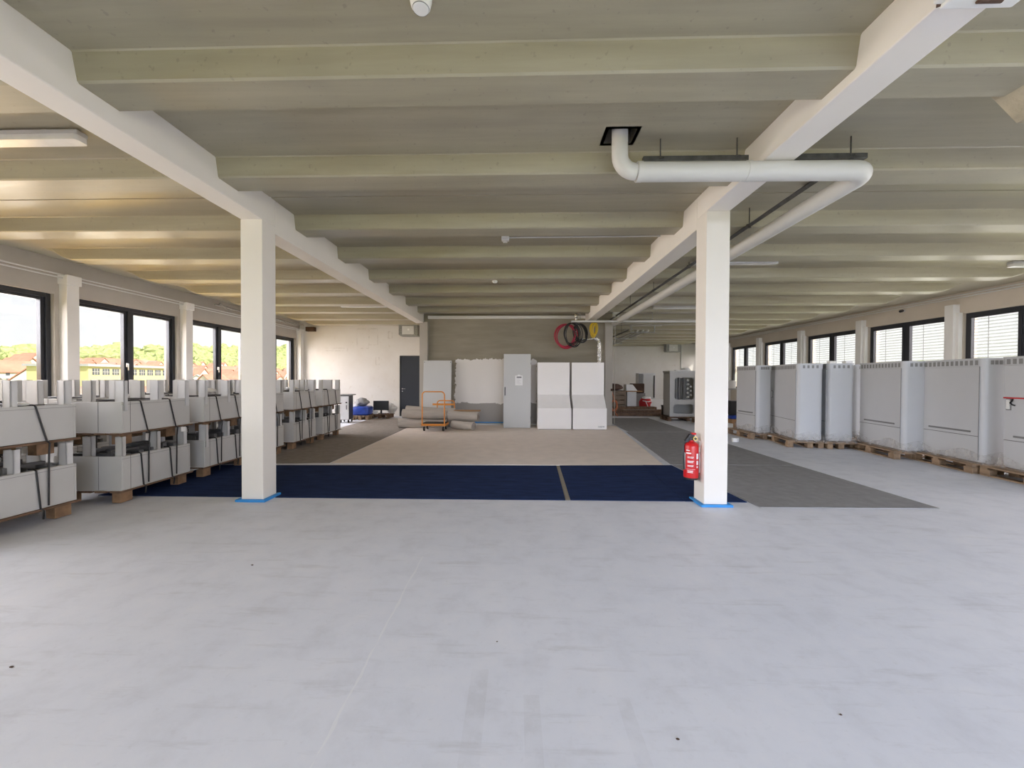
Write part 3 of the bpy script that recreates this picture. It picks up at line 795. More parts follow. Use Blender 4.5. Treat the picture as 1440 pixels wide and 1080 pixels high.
# carpet rolls
def roll(label, p0, p1, r, seed, sq=.88):
    p0, p1 = Vector(p0), Vector(p1); d = p1-p0; L = d.length
    t = thing('carpet_roll', label, 'carpet roll', (p0.x, p0.y, 0), math.atan2(d.y, d.x), 'carpet rolls by the plaster wall')
    rr = random.Random(seed); z = p0.z; dz = p1.z-p0.z
    mb = MB(); n = 22; k = 10; rings = []
    for i in range(k+1):
        ring = []; u = L*i/k; g = 1+rr.uniform(-.02, .02); sag = -.012*math.sin(PI*i/k)
        for j in range(n):
            a = 2*PI*j/n; w = r*g*(1+.03*math.sin(3*a+seed))
            ring.append(mb.bm.verts.new((u, w*math.cos(a), z+dz*i/k+sag+w*sq*math.sin(a))))
        rings.append(ring)
    for a, b in zip(rings, rings[1:]):
        for j in range(n): mb.bm.faces.new((a[j], a[(j+1) % n], b[(j+1) % n], b[j]))
    mb.bm.faces.new(rings[0][::-1]); mb.bm.faces.new(rings[-1])
    mb.box((L*.02, -r*.99, z-.015), (L*.98, -r*.93, z+.0))      # loose outer edge
    mb.build('roll', 'roll', t, True)
    for u, s in ((-.003, 0), (L+.003, dz)):
        pts = []
        for i in range(60):
            a = i*.32; q = .015+(r*.86-.015)*i/59; pts.append((u, q*math.cos(a), z+s+q*sq*math.sin(a)))
        MB().tube(pts, .006, 4).build('spiral_end', 'roll_end', t)
    return t
roll('front lower carpet roll at the left of the pile', (-3.36, 11.22, .145), (-1.98, 11.28, .125), .15, 1)
roll('rear lower carpet roll against the leaning panel', (-3.15, 11.56, .15), (-1.25, 11.60, .15), .16, 2)
roll('lower carpet roll turned towards the camera at the right of the pile', (-1.78, 11.04, .13), (-1.17, 10.76, .115), .13, 3)
roll('upper front carpet roll at the left of the pile', (-3.24, 11.20, .405), (-1.98, 11.26, .38), .145, 4)
roll('upper rear carpet roll on top of the left pile', (-3.22, 11.52, .49), (-1.80, 11.55, .42), .14, 5)
roll('upper carpet roll at the right of the pile', (-1.93, 11.24, .37), (-1.08, 11.12, .34), .155, 6)
tag(MB().box((-.38, -.1, 0), (.38, .1, .03), .004).build('cardboard_strip', 'cardboard', None, False, (-1.43, 11.42, .47)), 'brown cardboard strip lying on the right carpet rolls', 'cardboard')

# orange platform trolley
def trolley(name, label, loc, W, Dp, H, rz=0.):
    t = thing(name, label, 'trolley', loc, rz)
    zb = .17; r = .016
    MB().box((-W/2, .0, zb), (W/2, Dp, zb+.035), .006).build('platform', 'rubber', t)
    mb = MB(); mb.box((-W/2-.008, -.008, zb-.03), (W/2+.008, .02, zb+.03), .004); mb.box((-W/2-.008, Dp-.02, zb-.03), (W/2+.008, Dp+.008, zb+.03), .004)
    mb.box((-W/2-.008, 0, zb-.03), (-W/2+.008, Dp, zb+.03), .004); mb.box((W/2-.008, 0, zb-.03), (W/2+.008, Dp, zb+.03), .004)
    mb.build('platform_frame', 'orange', t)
    R = .09; pts = [(-W/2+.02, 0, zb)]
    pts += [(-W/2+.02+R-R*math.cos(a), 0, H-R+R*math.sin(a)) for a in [PI/2*i/8 for i in range(9)]]
    pts += [(W/2-.02-R+R*math.sin(a), 0, H-R+R*math.cos(a)) for a in [PI/2*i/8 for i in range(9)]]
    pts += [(W/2-.02, 0, zb)]
    MB().tube(pts, r, 10).build('handle', 'orange', t, True)
    for x in (-W/2+.06, W/2-.06):
        for y in (.06, Dp-.06):
            c = MB(); c.cyl((x-.018, y, .06), (x+.018, y, .06), .06, 18)
            w = c.build('caster', 'rubber', t, True)
            MB().cyl((x-.02, y, .06), (x+.02, y, .06), .03, 14).box((x-.03, y-.02, .06), (x-.022, y+.02, .14)).box((x+.022, y-.02, .06), (x+.03, y+.02, .14)).box((x-.03, y-.03, .13), (x+.03, y+.03, .142)).build('fork', 'steel', w)
    return t
trolley('platform_trolley', 'orange platform trolley with tall hoop handle before the carpet rolls', (-2.21, 10.47, .006), .63, .52, 1.05)
t = trolley('platform_trolley', 'orange trolley half hidden behind the carpet rolls', (-2.12, 11.83, .006), .56, .14, .74)
MB().box((-.40, -.01, .60), (.26, .01, .655), .003).build('cross_bar', 'orange', t)

# ------------------------------------------------------------------ cable coils, tray and foil pipe above the white cabinets
def coil(name, label, c, R, r, turns, mat, tilt, seed, sq=1.):
    rr = random.Random(seed); pts = []; per = 26
    prm = [(R*rr.uniform(.78, 1.05), rr.uniform(-.05, .05), rr.uniform(-.04, .04), rr.uniform(.85, 1.1)) for _ in range(turns+1)]
    for i in range(turns*per+1):
        k = i/per; j = min(int(k), turns-1); f = k-j; f = f*f*(3-2*f)
        g, ox, oy, q = [prm[j][m]*(1-f)+prm[j+1][m]*f for m in range(4)]
        a = 2*PI*k+PI/2
        pts.append((g*math.cos(a)*sq*q+ox, oy+.012*(k-turns/2), -g+g*math.sin(a)))
    o = MB().tube(pts, r, 6).build(name, mat, None, True, c); o.rotation_euler = tilt
    return tag(o, label, 'cable coil')
coil('cable_coil', 'dark red cable coil hanging lowest under the cable tray', (1.47, 11.72, 3.0), .36, .016, 6, 'cable_red', (0, .1, -.2), 3, .85)
coil('cable_coil', 'large black cable coil hanging under the cable tray', (1.58, 11.58, 3.03), .35, .013, 5, 'cable_black', (0, -.06, .1), 5, .72)
coil('cable_coil', 'small tight black cable coil right of the large one', (1.76, 11.66, 3.0), .30, .014, 5, 'cable_black', (0, -.3, .25), 6, .72)
coil('cable_coil', 'yellow cable bundle hanging from the tray beside the pier', (2.22, 11.62, 3.02), .20, .013, 9, 'cable_yellow', (0, .05, .3), 8, .5)
t = thing('cable_tray', 'perforated grey cable tray running to the right above the cabinets', 'cable tray', (1.55, 11.5, 3.03))
MB().box((0, -.05, 0), (3.6, .05, .004)).box((0, -.05, 0), (3.6, -.046, .05)).box((0, .046, 0), (3.6, .05, .05)).build('channel', 'pipe', t)
for x in (.25, .75, 2.3):
    MB().cyl((x, 0, .0), (x, 0, .45), .008, 8).build('hanger_rod', 'galv', t)
t = thing('foil_pipe', 'silver foil wrapped pipe bending down to the right white cabinet', 'pipe', (0, 0, 0))
pts = [(1.72, 11.72, 3.45), (1.72, 11.72, 3.2), (1.72, 11.74, 2.75), (1.76, 11.75, 2.62), (1.88, 11.76, 2.57), (2.1, 11.76, 2.58), (2.28, 11.76, 2.60), (2.37, 11.76, 2.55), (2.40, 11.76, 2.45), (2.40, 11.76, 1.88)]
MB().tube(pts[:7], .032, 10).build('thin_run', 'foil', t, True)
MB().tube(pts[6:], .062, 12).build('drop', 'foil', t, True)
MB().lathe([(.0, 0), (.05, 0), (.06, .04), (.04, .08), (.055, .12), (.03, .2), (0, .2)], (1.72, 11.7, 3.12)).build('valve', 'foil', t, True)
t = thing('junction_box', 'grey junction box above the tray beside the right pier', 'junction box', (2.82, 11.5, 3.2))
MB().box((-.09, -.04, 0), (.09, .04, .16), .008).build('case', 'pipe', t)
MB().cyl((.09, .02, -.2), (.09, .02, .299), .012, 8).build('conduit', 'galv', t)

# ------------------------------------------------------------------ ceiling pipe
t = thing('drain_pipe', 'thick pale drain pipe coming out of the ceiling and bending right', 'pipe', (0, 0, 0))
zc = 3.30; r = .085
def bend(c0, c1, c2, R, n=8):
    c0, c1, c2 = map(Vector, (c0, c1, c2)); a = (c0-c1).normalized(); b = (c2-c1).normalized(); out = []
    s, e, ctr = c1+a*R, c1+b*R, c1+(a+b)*R
    for i in range(n+1):
        th = PI/2*i/n; out.append(ctr-b*R*math.cos(th)-a*R*math.sin(th))
    return out
A_, B_, C_ = (.875, 3.49, 3.85), (.875, 3.47, 3.18), (2.97, 3.47, 3.17)
pts = [Vector(A_)]+bend(A_, B_, C_, .14)
MB().tube(pts, .068, 20).build('drop', 'pipe', t, True)
Cm = (2.97, 3.47, 3.17); E_ = (2.93, 12.2, 3.09)
pts2 = [pts[-1], Vector((1.9, 3.47, 3.175))]+bend((1.9, 3.47, 3.175), Cm, (2.96, 8, 3.13), .15)
MB().tube(pts2, r-.005, 20).build('cross_run', 'pipe', t, True)
MB().tube([pts2[-1], Vector((2.96, 8, 3.13)), Vector(E_)], r-.005, 20).build('long_run', 'pipe', t, True)
for p, q in (((1.02, 3.47, 3.18), (1.06, 3.47, 3.18)), ((1.93, 3.47, 3.175), (1.97, 3.47, 3.175))):
    MB().cyl(p, q, r-.001, 20).build('coupling', 'pipe', t, True)
def rail(name, label, p, q, rods, w=.022):
    t = thing(name, label, 'mounting rail', (0, 0, 0))
    p, q = Vector(p), Vector(q); d = q-p
    mb = MB(); c = (p+q)/2
    mb.box((c.x-d.length/2, c.y-w, c.z-w), (c.x+d.length/2, c.y+w, c.z+w), .003, rot=None) if abs(d.x) > abs(d.y) else mb.tube([p, q], w*1.2, 4)
    mb.build('channel', 'strut', t)
    for f in rods:
        a = p+d*f
        MB().cyl((a.x, a.y, a.z), (a.x, a.y, ZS), .006, 8).build('threaded_rod', 'strut', t)
        MB().lathe([(.0, -.03), (.02, -.03), (.02, .0), (.035, .0), (.035, .012), (.0, .012)], (a.x, a.y, a.z)).build('clamp_nut', 'strut', t, True)
    return t
rail('strut_rail', 'short galvanised rail over the pipe, left of the right beam', (1.09, 3.54, 3.315), (1.99, 3.54, 3.325), (.17, .9))
rail('strut_rail', 'short galvanised rail over the pipe, right of the right beam', (2.36, 3.54, 3.325), (2.99, 3.54, 3.325), (.1, .8))
rail('strut_rail', 'long dark rail running to the back beside the drain pipe', (2.83, 3.70, 3.30), (2.82, 12.2, 3.21), (.01, .15, .35, .55, .75))

# ------------------------------------------------------------------ small ceiling fittings
def strip_lamp(label, x0, x1, y, z=3.41):
    t = thing('strip_lamp', label, 'lamp', ((x0+x1)/2, y, z)); w = (x1-x0)/2
    MB().box((-w, -.05, .03), (w, .05, .075), .012).build('housing', 'lamp_body', t)
    MB().prism(rrect(-w+.0, -.055, w, .055, .03, 4), -.015, .032).build('diffuser', 'lamp_cover', t, True)
    mb = MB()
    for x in (-w*.6, w*.6): mb.box((x-.03, -.03, .075), (x+.03, .03, ZS-z))
    mb.build('mount_clip', 'galv', t)
    return t
strip_lamp('long unlit strip lamp on the ceiling at the upper left edge', -5.25, -3.70, 3.30)
strip_lamp('unlit strip lamp on the ceiling behind the right column', 3.02, 4.47, 7.02)
strip_lamp('unlit strip lamp far back on the left ceiling', -4.95, -3.62, 11.08)
strip_lamp('unlit strip lamp on the ceiling over the right windows', 8.6, 9.95, 7.25)
strip_lamp('unlit strip lamp above the right aisle behind the cable tray', 3.7, 4.95, 11.0, 3.34)
strip_lamp('unlit strip lamp deep in the right aisle', 4.1, 5.3, 14.8, 3.38)
t = thing('smoke_detector', 'white round smoke detector on the ceiling at the top edge', 'smoke detector', (-.53, 2.17, ZS))
MB().lathe([(0, 0), (.062, 0), (.062, -.03), (0, -.03)]).build('base', 'white', t, True)
MB().lathe([(0, -.028), (.058, -.028), (.06, -.05), (.052, -.085), (.04, -.10), (0, -.10)]).build('sensor_dome', 'white', t, True)
MB().lathe([(.042, -.092), (.046, -.092), (.044, -.098)]).build('slit', 'ink', t, True)
t = thing('smoke_detector', 'tiny white detector on the far ceiling between the beams', 'smoke detector', (-.44, 7.81, ZR))
MB().lathe([(0, .002), (.05, .002), (.05, -.025), (.03, -.045), (0, -.045)]).build('sensor_dome', 'white', t, True)
t = thing('junction_box', 'white junction box on the ceiling with a conduit to the right beam', 'junction box', (-.18, 5.86, ZS))
MB().box((-.055, -.04, -.075), (.055, .04, 0), .006).build('case', 'white', t)
MB().box((-.035, -.03, -.10), (.03, .03, -.074), .004).build('cover', 'white', t)
MB().cyl((.055, 0, -.03), (2.245, 0, -.02), .011, 10).build('conduit', 'pipe', t)
t = thing('wall_camera', 'small dark sensor high on the right window wall', 'sensor', (XR-.05, 11.2, 3.30))
MB().cyl((0, 0, 0), (-.09, -.03, -.02), .035, 14).build('head', 'black', t, True)
MB().box((-.01, -.03, -.03), (.05, .03, .03), .004).build('mount', 'pipe', t)

# conduits along the window walls
for s, xx, z, y1 in (('left', -8.06, 3.16, YWL), ('right', 10.46, 3.37, YWR)):
    t = thing('wall_conduit', 'pair of thin grey conduits along the top of the %s window wall' % s, 'conduit', (xx, 0, z))
    for k in range(2):
        MB().cyl((0.03*k*(1 if s == 'left' else -1), YB+.2, .05*k), (0.03*k*(1 if s == 'left' else -1), y1-.05, .05*k), .013, 8).build('pipe_run', 'pipe', t, True)
t = thing('cable_bundle', 'dark cable and pipe bundle along the top of the left wall', 'cables', (-7.7, 0, 3.27))
for k in range(4):
    rr = random.Random(k)
    MB().tube([(rr.uniform(-.1, .1), y, rr.uniform(-.05, .05)) for y in [10.0+.5*i for i in range(9)]], .018, 6).build('cable', 'galv', t, True)
t = thing('warning_box', 'small dark brown box on the white wall at the ceiling corner', 'box', (-7.67, YWL-.12, 3.14))
MB().box((-.16, -.06, 0), (.16, .12, .16), .006).build('case', 'brown', t)

# fan heaters under the ceiling
def fan_heater(label, loc, k=1.):
    t = thing('fan_heater', label, 'fan heater', loc)
    w, h = .34*k, .40*k
    MB().prism([(-w, .05), (-w+.05, 0), (w, 0), (w, h), (-w, h)], 0, .4, axis=1).build('housing', 'galv', t)
    MB().box((-w*.62, -.025, .05*k), (w*.62, .0, h-.05), .006).build('front_plate', 'pipe', t)
    mb = MB()
    for i in range(5): mb.box((-w*.95, -.006, .06*k+i*.06*k), (-w*.66, .0, .08*k+i*.06*k))
    mb.build('louvre', 'slot_dark', t)
    MB().cyl((0.02, -.04, h*.55), (0.02, -.02, h*.55), .035*k, 14).build('badge', 'white', t)
    mb = MB()
    for x in (-w*.8, w*.8): mb.box((x-.012, .1, h), (x+.012, .14, ZS-loc[2]-.001))
    mb.build('hanger', 'galv', t)
    return t
fan_heater('grey fan heater hung over the dark door', (-3.92, 14.22, 2.94))
fan_heater('grey fan heater hung far back at the right wall', (8.75, 22.6, 2.95), 1.15)

# ------------------------------------------------------------------ left back: cart, blue bundle, monitor
t = thing('steel_locker', 'light grey locker with dark side on castors behind the last stack', 'locker', (-5.42, 12.35, 0), .12)
MB().box((-.16, 0, .09), (.14, .45, .86), .006).build('body', 'anthracite', t)
MB().box((-.155, -.016, .10), (.135, .001, .84), .005).build('door', 'plinth_light', t)
MB().box((.06, -.03, .42), (.08, -.015, .56), .004).box((.04, -.02, .62), (.09, -.014, .66), .003).build('handle', 'black', t)
MB().box((-.20, -.04, .86), (.22, .50, .89), .005).build('top', 'groove', t)
for x in (-.12, .11):
    for y in (.05, .40): MB().cyl((x-.015, y, .045), (x+.015, y, .045), .045, 14).box((x-.012, y-.012, .05), (x+.012, y+.012, .092)).build('caster', 'rubber', t, True)
make_pallet('pallet', 'small wooden pallet under the blue wrapped bundle', (-5.32, 13.60, 0), .1, .62, .8, .02)
o = MB().box((-.28, -.34, 0), (.28, .34, .30), .07).build('wrapped_bundle', 'blue', None, True, (-5.32, 13.60, .145)); o.rotation_euler = (0, 0, .1); tag(o, 'blue plastic wrapped bundle on a pallet by the white wall', 'bundle')
tag(MB().blob((0, 0, .12), (.26, .25, .13), 3, .25, 3).build('grey_sack', 'runner', None, True, (-5.38, 13.72, .455)), 'rumpled grey sack on top of the blue bundle', 'sack')
tag(MB().box((-.1, -.07, 0), (.1, .07, .06), .01).build('small_carton', 'paper', None, False, (-5.55, 13.45, .445)), 'pale small carton on the blue bundle', 'carton')
make_pallet('pallet', 'dark low pallet under the black monitor', (-4.83, 14.12, 0), .0, .72, .6, .02, wood='wood_dark')
t = thing('monitor', 'black flat monitor standing on a dark pallet by the white wall', 'monitor', (-4.85, 14.08, .145), .1)
MB().box((-.27, -.02, .12), (.27, .025, .46), .006).build('housing', 'black', t)
MB().box((-.255, -.0215, .135), (.255, -.0195, .445)).build('screen', 'anthracite', t)
MB().box((-.03, .02, .01), (.03, .05, .25), .004).box((-.12, -.08, 0), (.12, .12, .012), .004).build('stand', 'black', t)
tag(MB().box((-.07, -.05, 0), (.07, .05, .12), .005).build('white_box', 'paper', None, False, (-4.98, 13.9, .145)), 'small white box before the black monitor', 'box')
tag(MB().blob((0, 0, .17), (.17, .15, .18), 3, .25, 9).build('grey_sack', 'plinth_grey', None, True, (-4.52, 14.3, .145)), 'light grey sack between the monitor and the door', 'sack')

# ------------------------------------------------------------------ right back: workshop clutter
mb = MB(); rr = random.Random(4)
def board(label, c, size, rz, mat='wood_dark'):
    o = MB().box((-size[0]/2, -size[1]/2, 0), (size[0]/2, size[1]/2, size[2]), .004).build('timber_board', mat, None, False, c); o.rotation_euler = (0, 0, rz)
    return tag(o, label, 'board')
board('lowest dark timber board of the pile in the right aisle, nearest the camera', (4.55, 15.45, .01), (1.9, .35, .10), .02)
board('dark timber board in the middle of the pile in the right aisle', (4.60, 15.95, .01), (1.9, .4, .18), -.02)
board('dark timber board at the rear of the pile in the right aisle', (4.65, 16.45, .01), (2.0, .4, .28), .01)
board('loose light plank across the dark timber pile', (4.8, 15.8, .195), (1.3, .14, .03), .12, 'crate')
make_pallet('pallet', 'dark pallet behind the timber pile in the right aisle', (4.3, 17.2, 0), 0., 1.6, .9, .0, wood='wood_dark')
t = thing('wooden_crate', 'weathered wooden crate standing beside the right pier', 'crate', (4.10, 16.9, .146))
mb = MB()
for k in range(4): mb.box((-.42, -.3, .04+k*.19), (.38, -.28, .20+k*.19), .004)
mb.box((-.42, -.28, .02), (-.40, .3, .79)); mb.box((.36, -.28, .02), (.38, .3, .79)); mb.box((-.40, .28, .02), (.36, .3, .79)); mb.box((-.42, -.3, 0), (.38, .3, .03))
mb.build('slatted_box', 'crate', t)
for x in (-.41, .37): MB().box((x-.03, -.32, 0), (x+.03, -.301, .80), .004).build('batten', 'crate', t)
tag(MB().blob((0, 0, .13), (.42, .3, .15), 3, .2, 12).build('brown_sack', 'brown', None, True, (4.05, 16.9, .945)), 'dark brown sack heaped on the wooden crate', 'sack')
t = thing('tool_cabinet', 'light grey tool cabinet on feet right of the wooden crate', 'cabinet', (4.80, 17.0, .146))
MB().box((-.2, -.25, .06), (.18, .25, .74), .006).build('body', 'plinth_light', t)
for x in (-.17, .15):
    for y in (-.2, .2): MB().box((x-.02, y-.02, 0), (x+.02, y+.02, .062)).build('foot', 'rubber', t)
MB().box((-.26, -.28, .74), (.42, .30, .78), .005).build('worktop', 'cardboard', t)
tag(MB().prism([(-.25, 0), (.22, 0), (.02, .26), (-.25, .26)], -.2, .2, axis=1).build('paper_bag', 'paper', None, False, (4.82, 17.0, .928)), 'pale paper bag on the tool cabinet', 'bag')
tag(MB().box((-.28, -.2, 0), (.28, .2, .42), .03).build('tool_case', 'brown', None, False, (5.40, 18.1, .80)), 'dark tool case on the box behind the red bag', 'case')
tag(MB().box((-.3, -.25, 0), (.3, .25, .79), .01).build('storage_box', 'groove', None, False, (5.40, 18.1, .0)), 'dark storage box standing behind the red bag', 'box')
t = thing('red_bag', 'round red bag with white top beside the white boards', 'bag', (5.42, 16.9, .02))
MB().lathe([(0, .06), (.2, .08), (.27, .22), (.27, .45), (.2, .58), (0, .62)], n=20).build('body', 'red_dull', t, True)
MB().blob((0.02, -.02, .60), (.19, .18, .09), 2, .2, 5).build('white_lining', 'paper', t, True)
for x in (-.14, .14): MB().box((x-.05, -.12, 0), (x+.05, .12, .09), .01).build('foot', 'rubber', t)
MB().tube([(-.1, -.26, .5), (-.02, -.285, .3), (0, -.28, .1)], .014, 6).tube([(-.2, -.2, .5), (0, -.28, .46), (.22, -.18, .5)], .014, 6).build('strap', 'paper', t, True)
for i, dx in enumerate((0, .12)):
    o = MB().box((-.55, -.012, 0), (.55, .012, .44), .003).build('white_board', 'paper', None, False, (6.08+dx*.6, 16.6+dx, .17)); o.rotation_euler = (-.35, 0, 0)
    tag(o, 'white board leaning at the back of the right aisle, %s of two' % ('front' if i == 0 else 'rear'), 'board')
tag(MB().box((-.7, -.2, 0), (.7, .2, .17), .004).build('timber_block', 'wood_dark', None, False, (6.05, 16.75, 0)), 'dark timber block carrying the white boards', 'board')
t = thing('black_bin', 'black plastic bin before the white boards', 'bin', (5.62, 15.1, 0))
MB().prism(rrect(-.16, -.14, .16, .14, .03), .0, .42).build('body', 'black', t, True)
MB().prism(rrect(-.175, -.155, .175, .155, .03), .40, .44).build('rim', 'black', t, True)
t = thing('metal_locker', 'grey metal cabinet standing before the far right wall', 'cabinet', (6.42, 19.9, 0))
MB().box((-.40, 0, .02), (.42, .5, 1.72), .005).build('body', 'plinth_light', t)
MB().box((-.39, -.018, .06), (-.20, .002, 1.68), .004).build('side_door', 'groove', t)
MB().box((-.17, -.018, .06), (.30, .002, 1.68), .004).build('door', 'switch_grey', t)
MB().box((.33, -.02, .5), (.385, .002, 1.6), .004).build('opening', 'black', t)
# orange hose hung on the pier
o = None
mb = MB(); pts = []
for i in range(95):
    a = i*.30; R = .14+.02*math.sin(i*.7)
    pts.append((3.66+R*math.cos(a)*.8, 15.1+.03*math.sin(i*.45), .42+R*math.sin(a)*1.35))
mb.tube(pts, .014, 6); mb.tube([(3.55, 15.1, 1.15), (3.58, 15.08, .9), (3.66, 15.08, .66), (3.72, 15.1, .55)], .014, 6)
mb.tube([(3.66, 15.1, .26), (3.72, 15.05, .12), (3.78, 15.0, .02)], .014, 6)
tag(mb.build('garden_hose', 'hose', None, True), 'orange coiled hose hanging beside the right pier', 'hose')

# open framed cabinet on a pallet
make_pallet('pallet', 'dark pallet under the open framed cabinet in the right aisle', (5.78, 13.95, 0), 0., 1.35, .75, .0, wood='wood_dark')
t = thing('equipment_cabinet', 'grey open-fronted equipment cabinet with rounded windows in the right aisle', 'cabinet', (5.18, 13.65, .146))
W, Hh = 1.15, 1.50
mb = MB()
def panel_with_holes(mb, W, H, holes, y0, y1):
    """front plate cut by rounded openings: built as a ring of faces per hole between bands"""
    zs = sorted({0, H} | {h[1] for h in holes} | {h[3] for h in holes})
    for z0, z1 in zip(zs, zs[1:]):
        hh = [h for h in holes if h[1] <= z0+1e-6 and h[3] >= z1-1e-6]
        if not hh: mb.box((0, y0, z0), (W, y1, z1)); continue
        h = hh[0]; mb.box((0, y0, z0), (h[0], y1, z1)); mb.box((h[2], y0, z0), (W, y1, z1))
        r = .09
        for cx, cz, sx, sz in ((h[0], h[1], 1, 1), (h[2], h[1], -1, 1), (h[0], h[3], 1, -1), (h[2], h[3], -1, -1)):
            poly = [(cx, cz)]+[(cx+sx*(r-r*math.sin(a)), cz+sz*(r-r*math.cos(a))) for a in [PI/2*i/6 for i in range(7)]]
            mb.prism(poly, y0, y1, axis=1)
panel_with_holes(mb, W, Hh, [(.16, .58, .80, 1.32), (.12, .10, .80, .42)], 0, .03)
mb.build('front_frame', 'plinth_grey', t)
mb = MB(); mb.box((0, .03, 0), (.03, .6, Hh)); mb.box((W-.03, .03, 0), (W, .6, Hh)); mb.box((0, .57, 0), (W, .6, Hh)); mb.box((0, .03, Hh-.03), (W, .6, Hh)); mb.box((0, .03, 0), (W, .6, .03)); mb.box((.03, .03, .49), (W-.03, .57, .51))
mb.build('shell', 'plinth_grey', t)
MB().box((.82, -.02, .05), (1.0, .0, Hh-.05), .005).build('side_column', 'plinth_grey', t)
MB().box((-.02, -.02, Hh), (W+.02, .62, Hh+.06), .01).build('roof', 'plinth_grey', t)
mb = MB()
for x in (.22, .34, .50): mb.box((x, .12, .53), (x+.05, .2, 1.40), .004)
mb.build('mounting_rails', 'groove', t)
mb = MB()
for k in range(5): mb.blob((.64, .09, .66+k*.145), (.045, .03, .04), 2, .02, k)
for k in range(3): mb.blob((.74, .08, .73+k*.145), (.035, .03, .035), 2, .02, k)
mb.build('insulator', 'white', t, True)
tag(MB().lathe([(0, .1), (.09, .095), (.15, .05), (.17, .0), (.0, .0)], n=20).build('foam_dome', 'white', None, True, (5.78, 13.85, .146+1.562)), 'white rounded foam cap on the equipment cabinet', 'packing foam')
tag(MB().box((-.18, -.04, 0), (.12, .06, .02), .004).build('foam_strip', 'white', None, False, (5.55, 13.7, .146+1.562)), 'flat white foam strip on the equipment cabinet', 'packing foam')
make_pallet('pallet', 'dark pallet standing behind the right column beside the equipment cabinet', (6.18, 13.05, 0), 0., .8, .6, .0, wood='wood_dark')
# clutter between right column and farthest cabinet
t = thing('workbench', 'cluttered grey workbench behind the right column', 'workbench', (6.95, 12.6, 0))
for x in (-.55, .55):
    for y in (-.25, .25): MB().box((x-.025, y-.025, 0), (x+.025, y+.025, 1.10)).build('leg', 'galv', t)
MB().box((-.62, -.32, 1.10), (.62, .32, 1.14), .004).build('top', 'galv', t)
MB().box((-.6, -.3, .30), (.6, .3, .33), .004).build('shelf', 'galv', t)
tag(MB().box((-.25, -.2, 0), (.25, .2, .42), .01).build('black_crate', 'black', None, False, (6.75, 12.52, .335)), 'black crate on the shelf of the workbench', 'crate')
tag(MB().lathe([(0, 0), (.11, 0), (.13, .2), (.10, .24), (0, .25)], n=18).build('white_bucket', 'white', None, True, (6.6, 12.45, 1.141)), 'white bucket on top of the workbench', 'bucket')
tag(MB().box((-.2, -.18, 0), (.2, .18, .24), .005).build('carton', 'cardboard', None, False, (6.5, 12.05, .0)), 'brown carton before the workbench behind the right column', 'carton')
tag(MB().box((-.18, -.15, 0), (.18, .15, .10), .03).build('blue_bag', 'blue', None, True, (6.5, 12.05, .241)), 'blue bag on the brown carton behind the right column', 'bag')
tag(MB().box((-.1, -.1, 0), (.1, .1, .18), .005).build('foam_block', 'white', None, False, (5.92, 11.35, .001)), 'pale foam block on the floor beside the right column', 'packing foam')

# rails and pipes under the ceiling in the right aisle
rail('strut_rail', 'thin dark rail under the ceiling deep in the right aisle', (3.6, 13.0, 3.0), (3.6, 22.0, 3.0), (.1, .4, .7, .95))
t = thing('pipe_rack', 'grey pipe rack under the ceiling of the right aisle', 'pipe rack', (4.2, 16.0, 3.05))
for k in range(3): MB().cyl((k*.18, -2.0, .05), (k*.18+.1, 5.5, .05), .035, 10).build('pipe_run', 'pipe', t, True)
for y in (-1.8, 0.4, 2.6, 4.8): MB().box((-.2, y-.02, 0), (.65, y+.02, .03)).box((-.2, y-.015, .03), (-.17, y+.015, .45)).box((.62, y-.015, .03), (.65, y+.015, .45)).build('bracket', 'galv', t)
t = thing('riser_pipe', 'thin vertical riser pipe at the far right wall', 'pipe', (9.55, 23.5, 0))
MB().cyl((0, 0, 0), (0, 0, 3.4), .05, 12).build('pipe_run', 'pipe', t, True)
t = thing('pier_conduit', 'thin conduit climbing the right pier of the plaster wall', 'conduit', (2.95, 12.12, 0))
MB().cyl((0, 0, 0.05), (0, 0, 3.2), .009, 8).build('pipe_run', 'lintel', t, True)
MB().box((-.12, -.03, 1.05), (-.06, .0, 1.12), .004).build('socket', 'brown', t)

# ------------------------------------------------------------------ outside, left: town and wooded hill
GZ = -9.0
def hz(x, y):
    u = -x
    z = GZ
    if u > 110: z += (min(u, 300)-110)*.085
    if u > 290: z += (min(u, 420)-290)*max(.03, -.14+.00065*y)
    return z
mb = MB(); xs = [-12-25*i for i in range(24)]; ys = [-150+55*i for i in range(26)]
g = [[mb.bm.verts.new((x, y, hz(x, y))) for y in ys] for x in xs]
for i in range(len(xs)-1):
    for j in range(len(ys)-1): mb.bm.faces.new((g[i][j], g[i][j+1], g[i+1][j+1], g[i+1][j]))
o = mb.build('hillside', 'grass', None, True); struct(o, 'green hillside beyond the left windows', 'hill')
mb = MB(); rr = random.Random(21)
for i in range(900):
    x = -rr.uniform(288, 440); y = rr.uniform(170, 1050); r = rr.uniform(4.5, 8.5)
    mb.blob((x, y, hz(x, y)+r*.6), (r, r, r*.95), 2, .45, i)
tag(mb.build('woodland', 'leaf', None, True), 'bright green wooded hill top beyond the left windows', 'woodland', None, 'stuff')
mb = MB()
for i in range(150):
    x = -rr.uniform(95, 290); y = rr.uniform(60, 620); r = rr.uniform(1.5, 3.2)
    mb.blob((x, y, hz(x, y)+r*.6), (r, r, r), 2, .3, i+900)
tag(mb.build('shrubbery', 'leaf', None, True), 'green trees and bushes scattered between the houses on the slope', 'shrubbery', None, 'stuff')
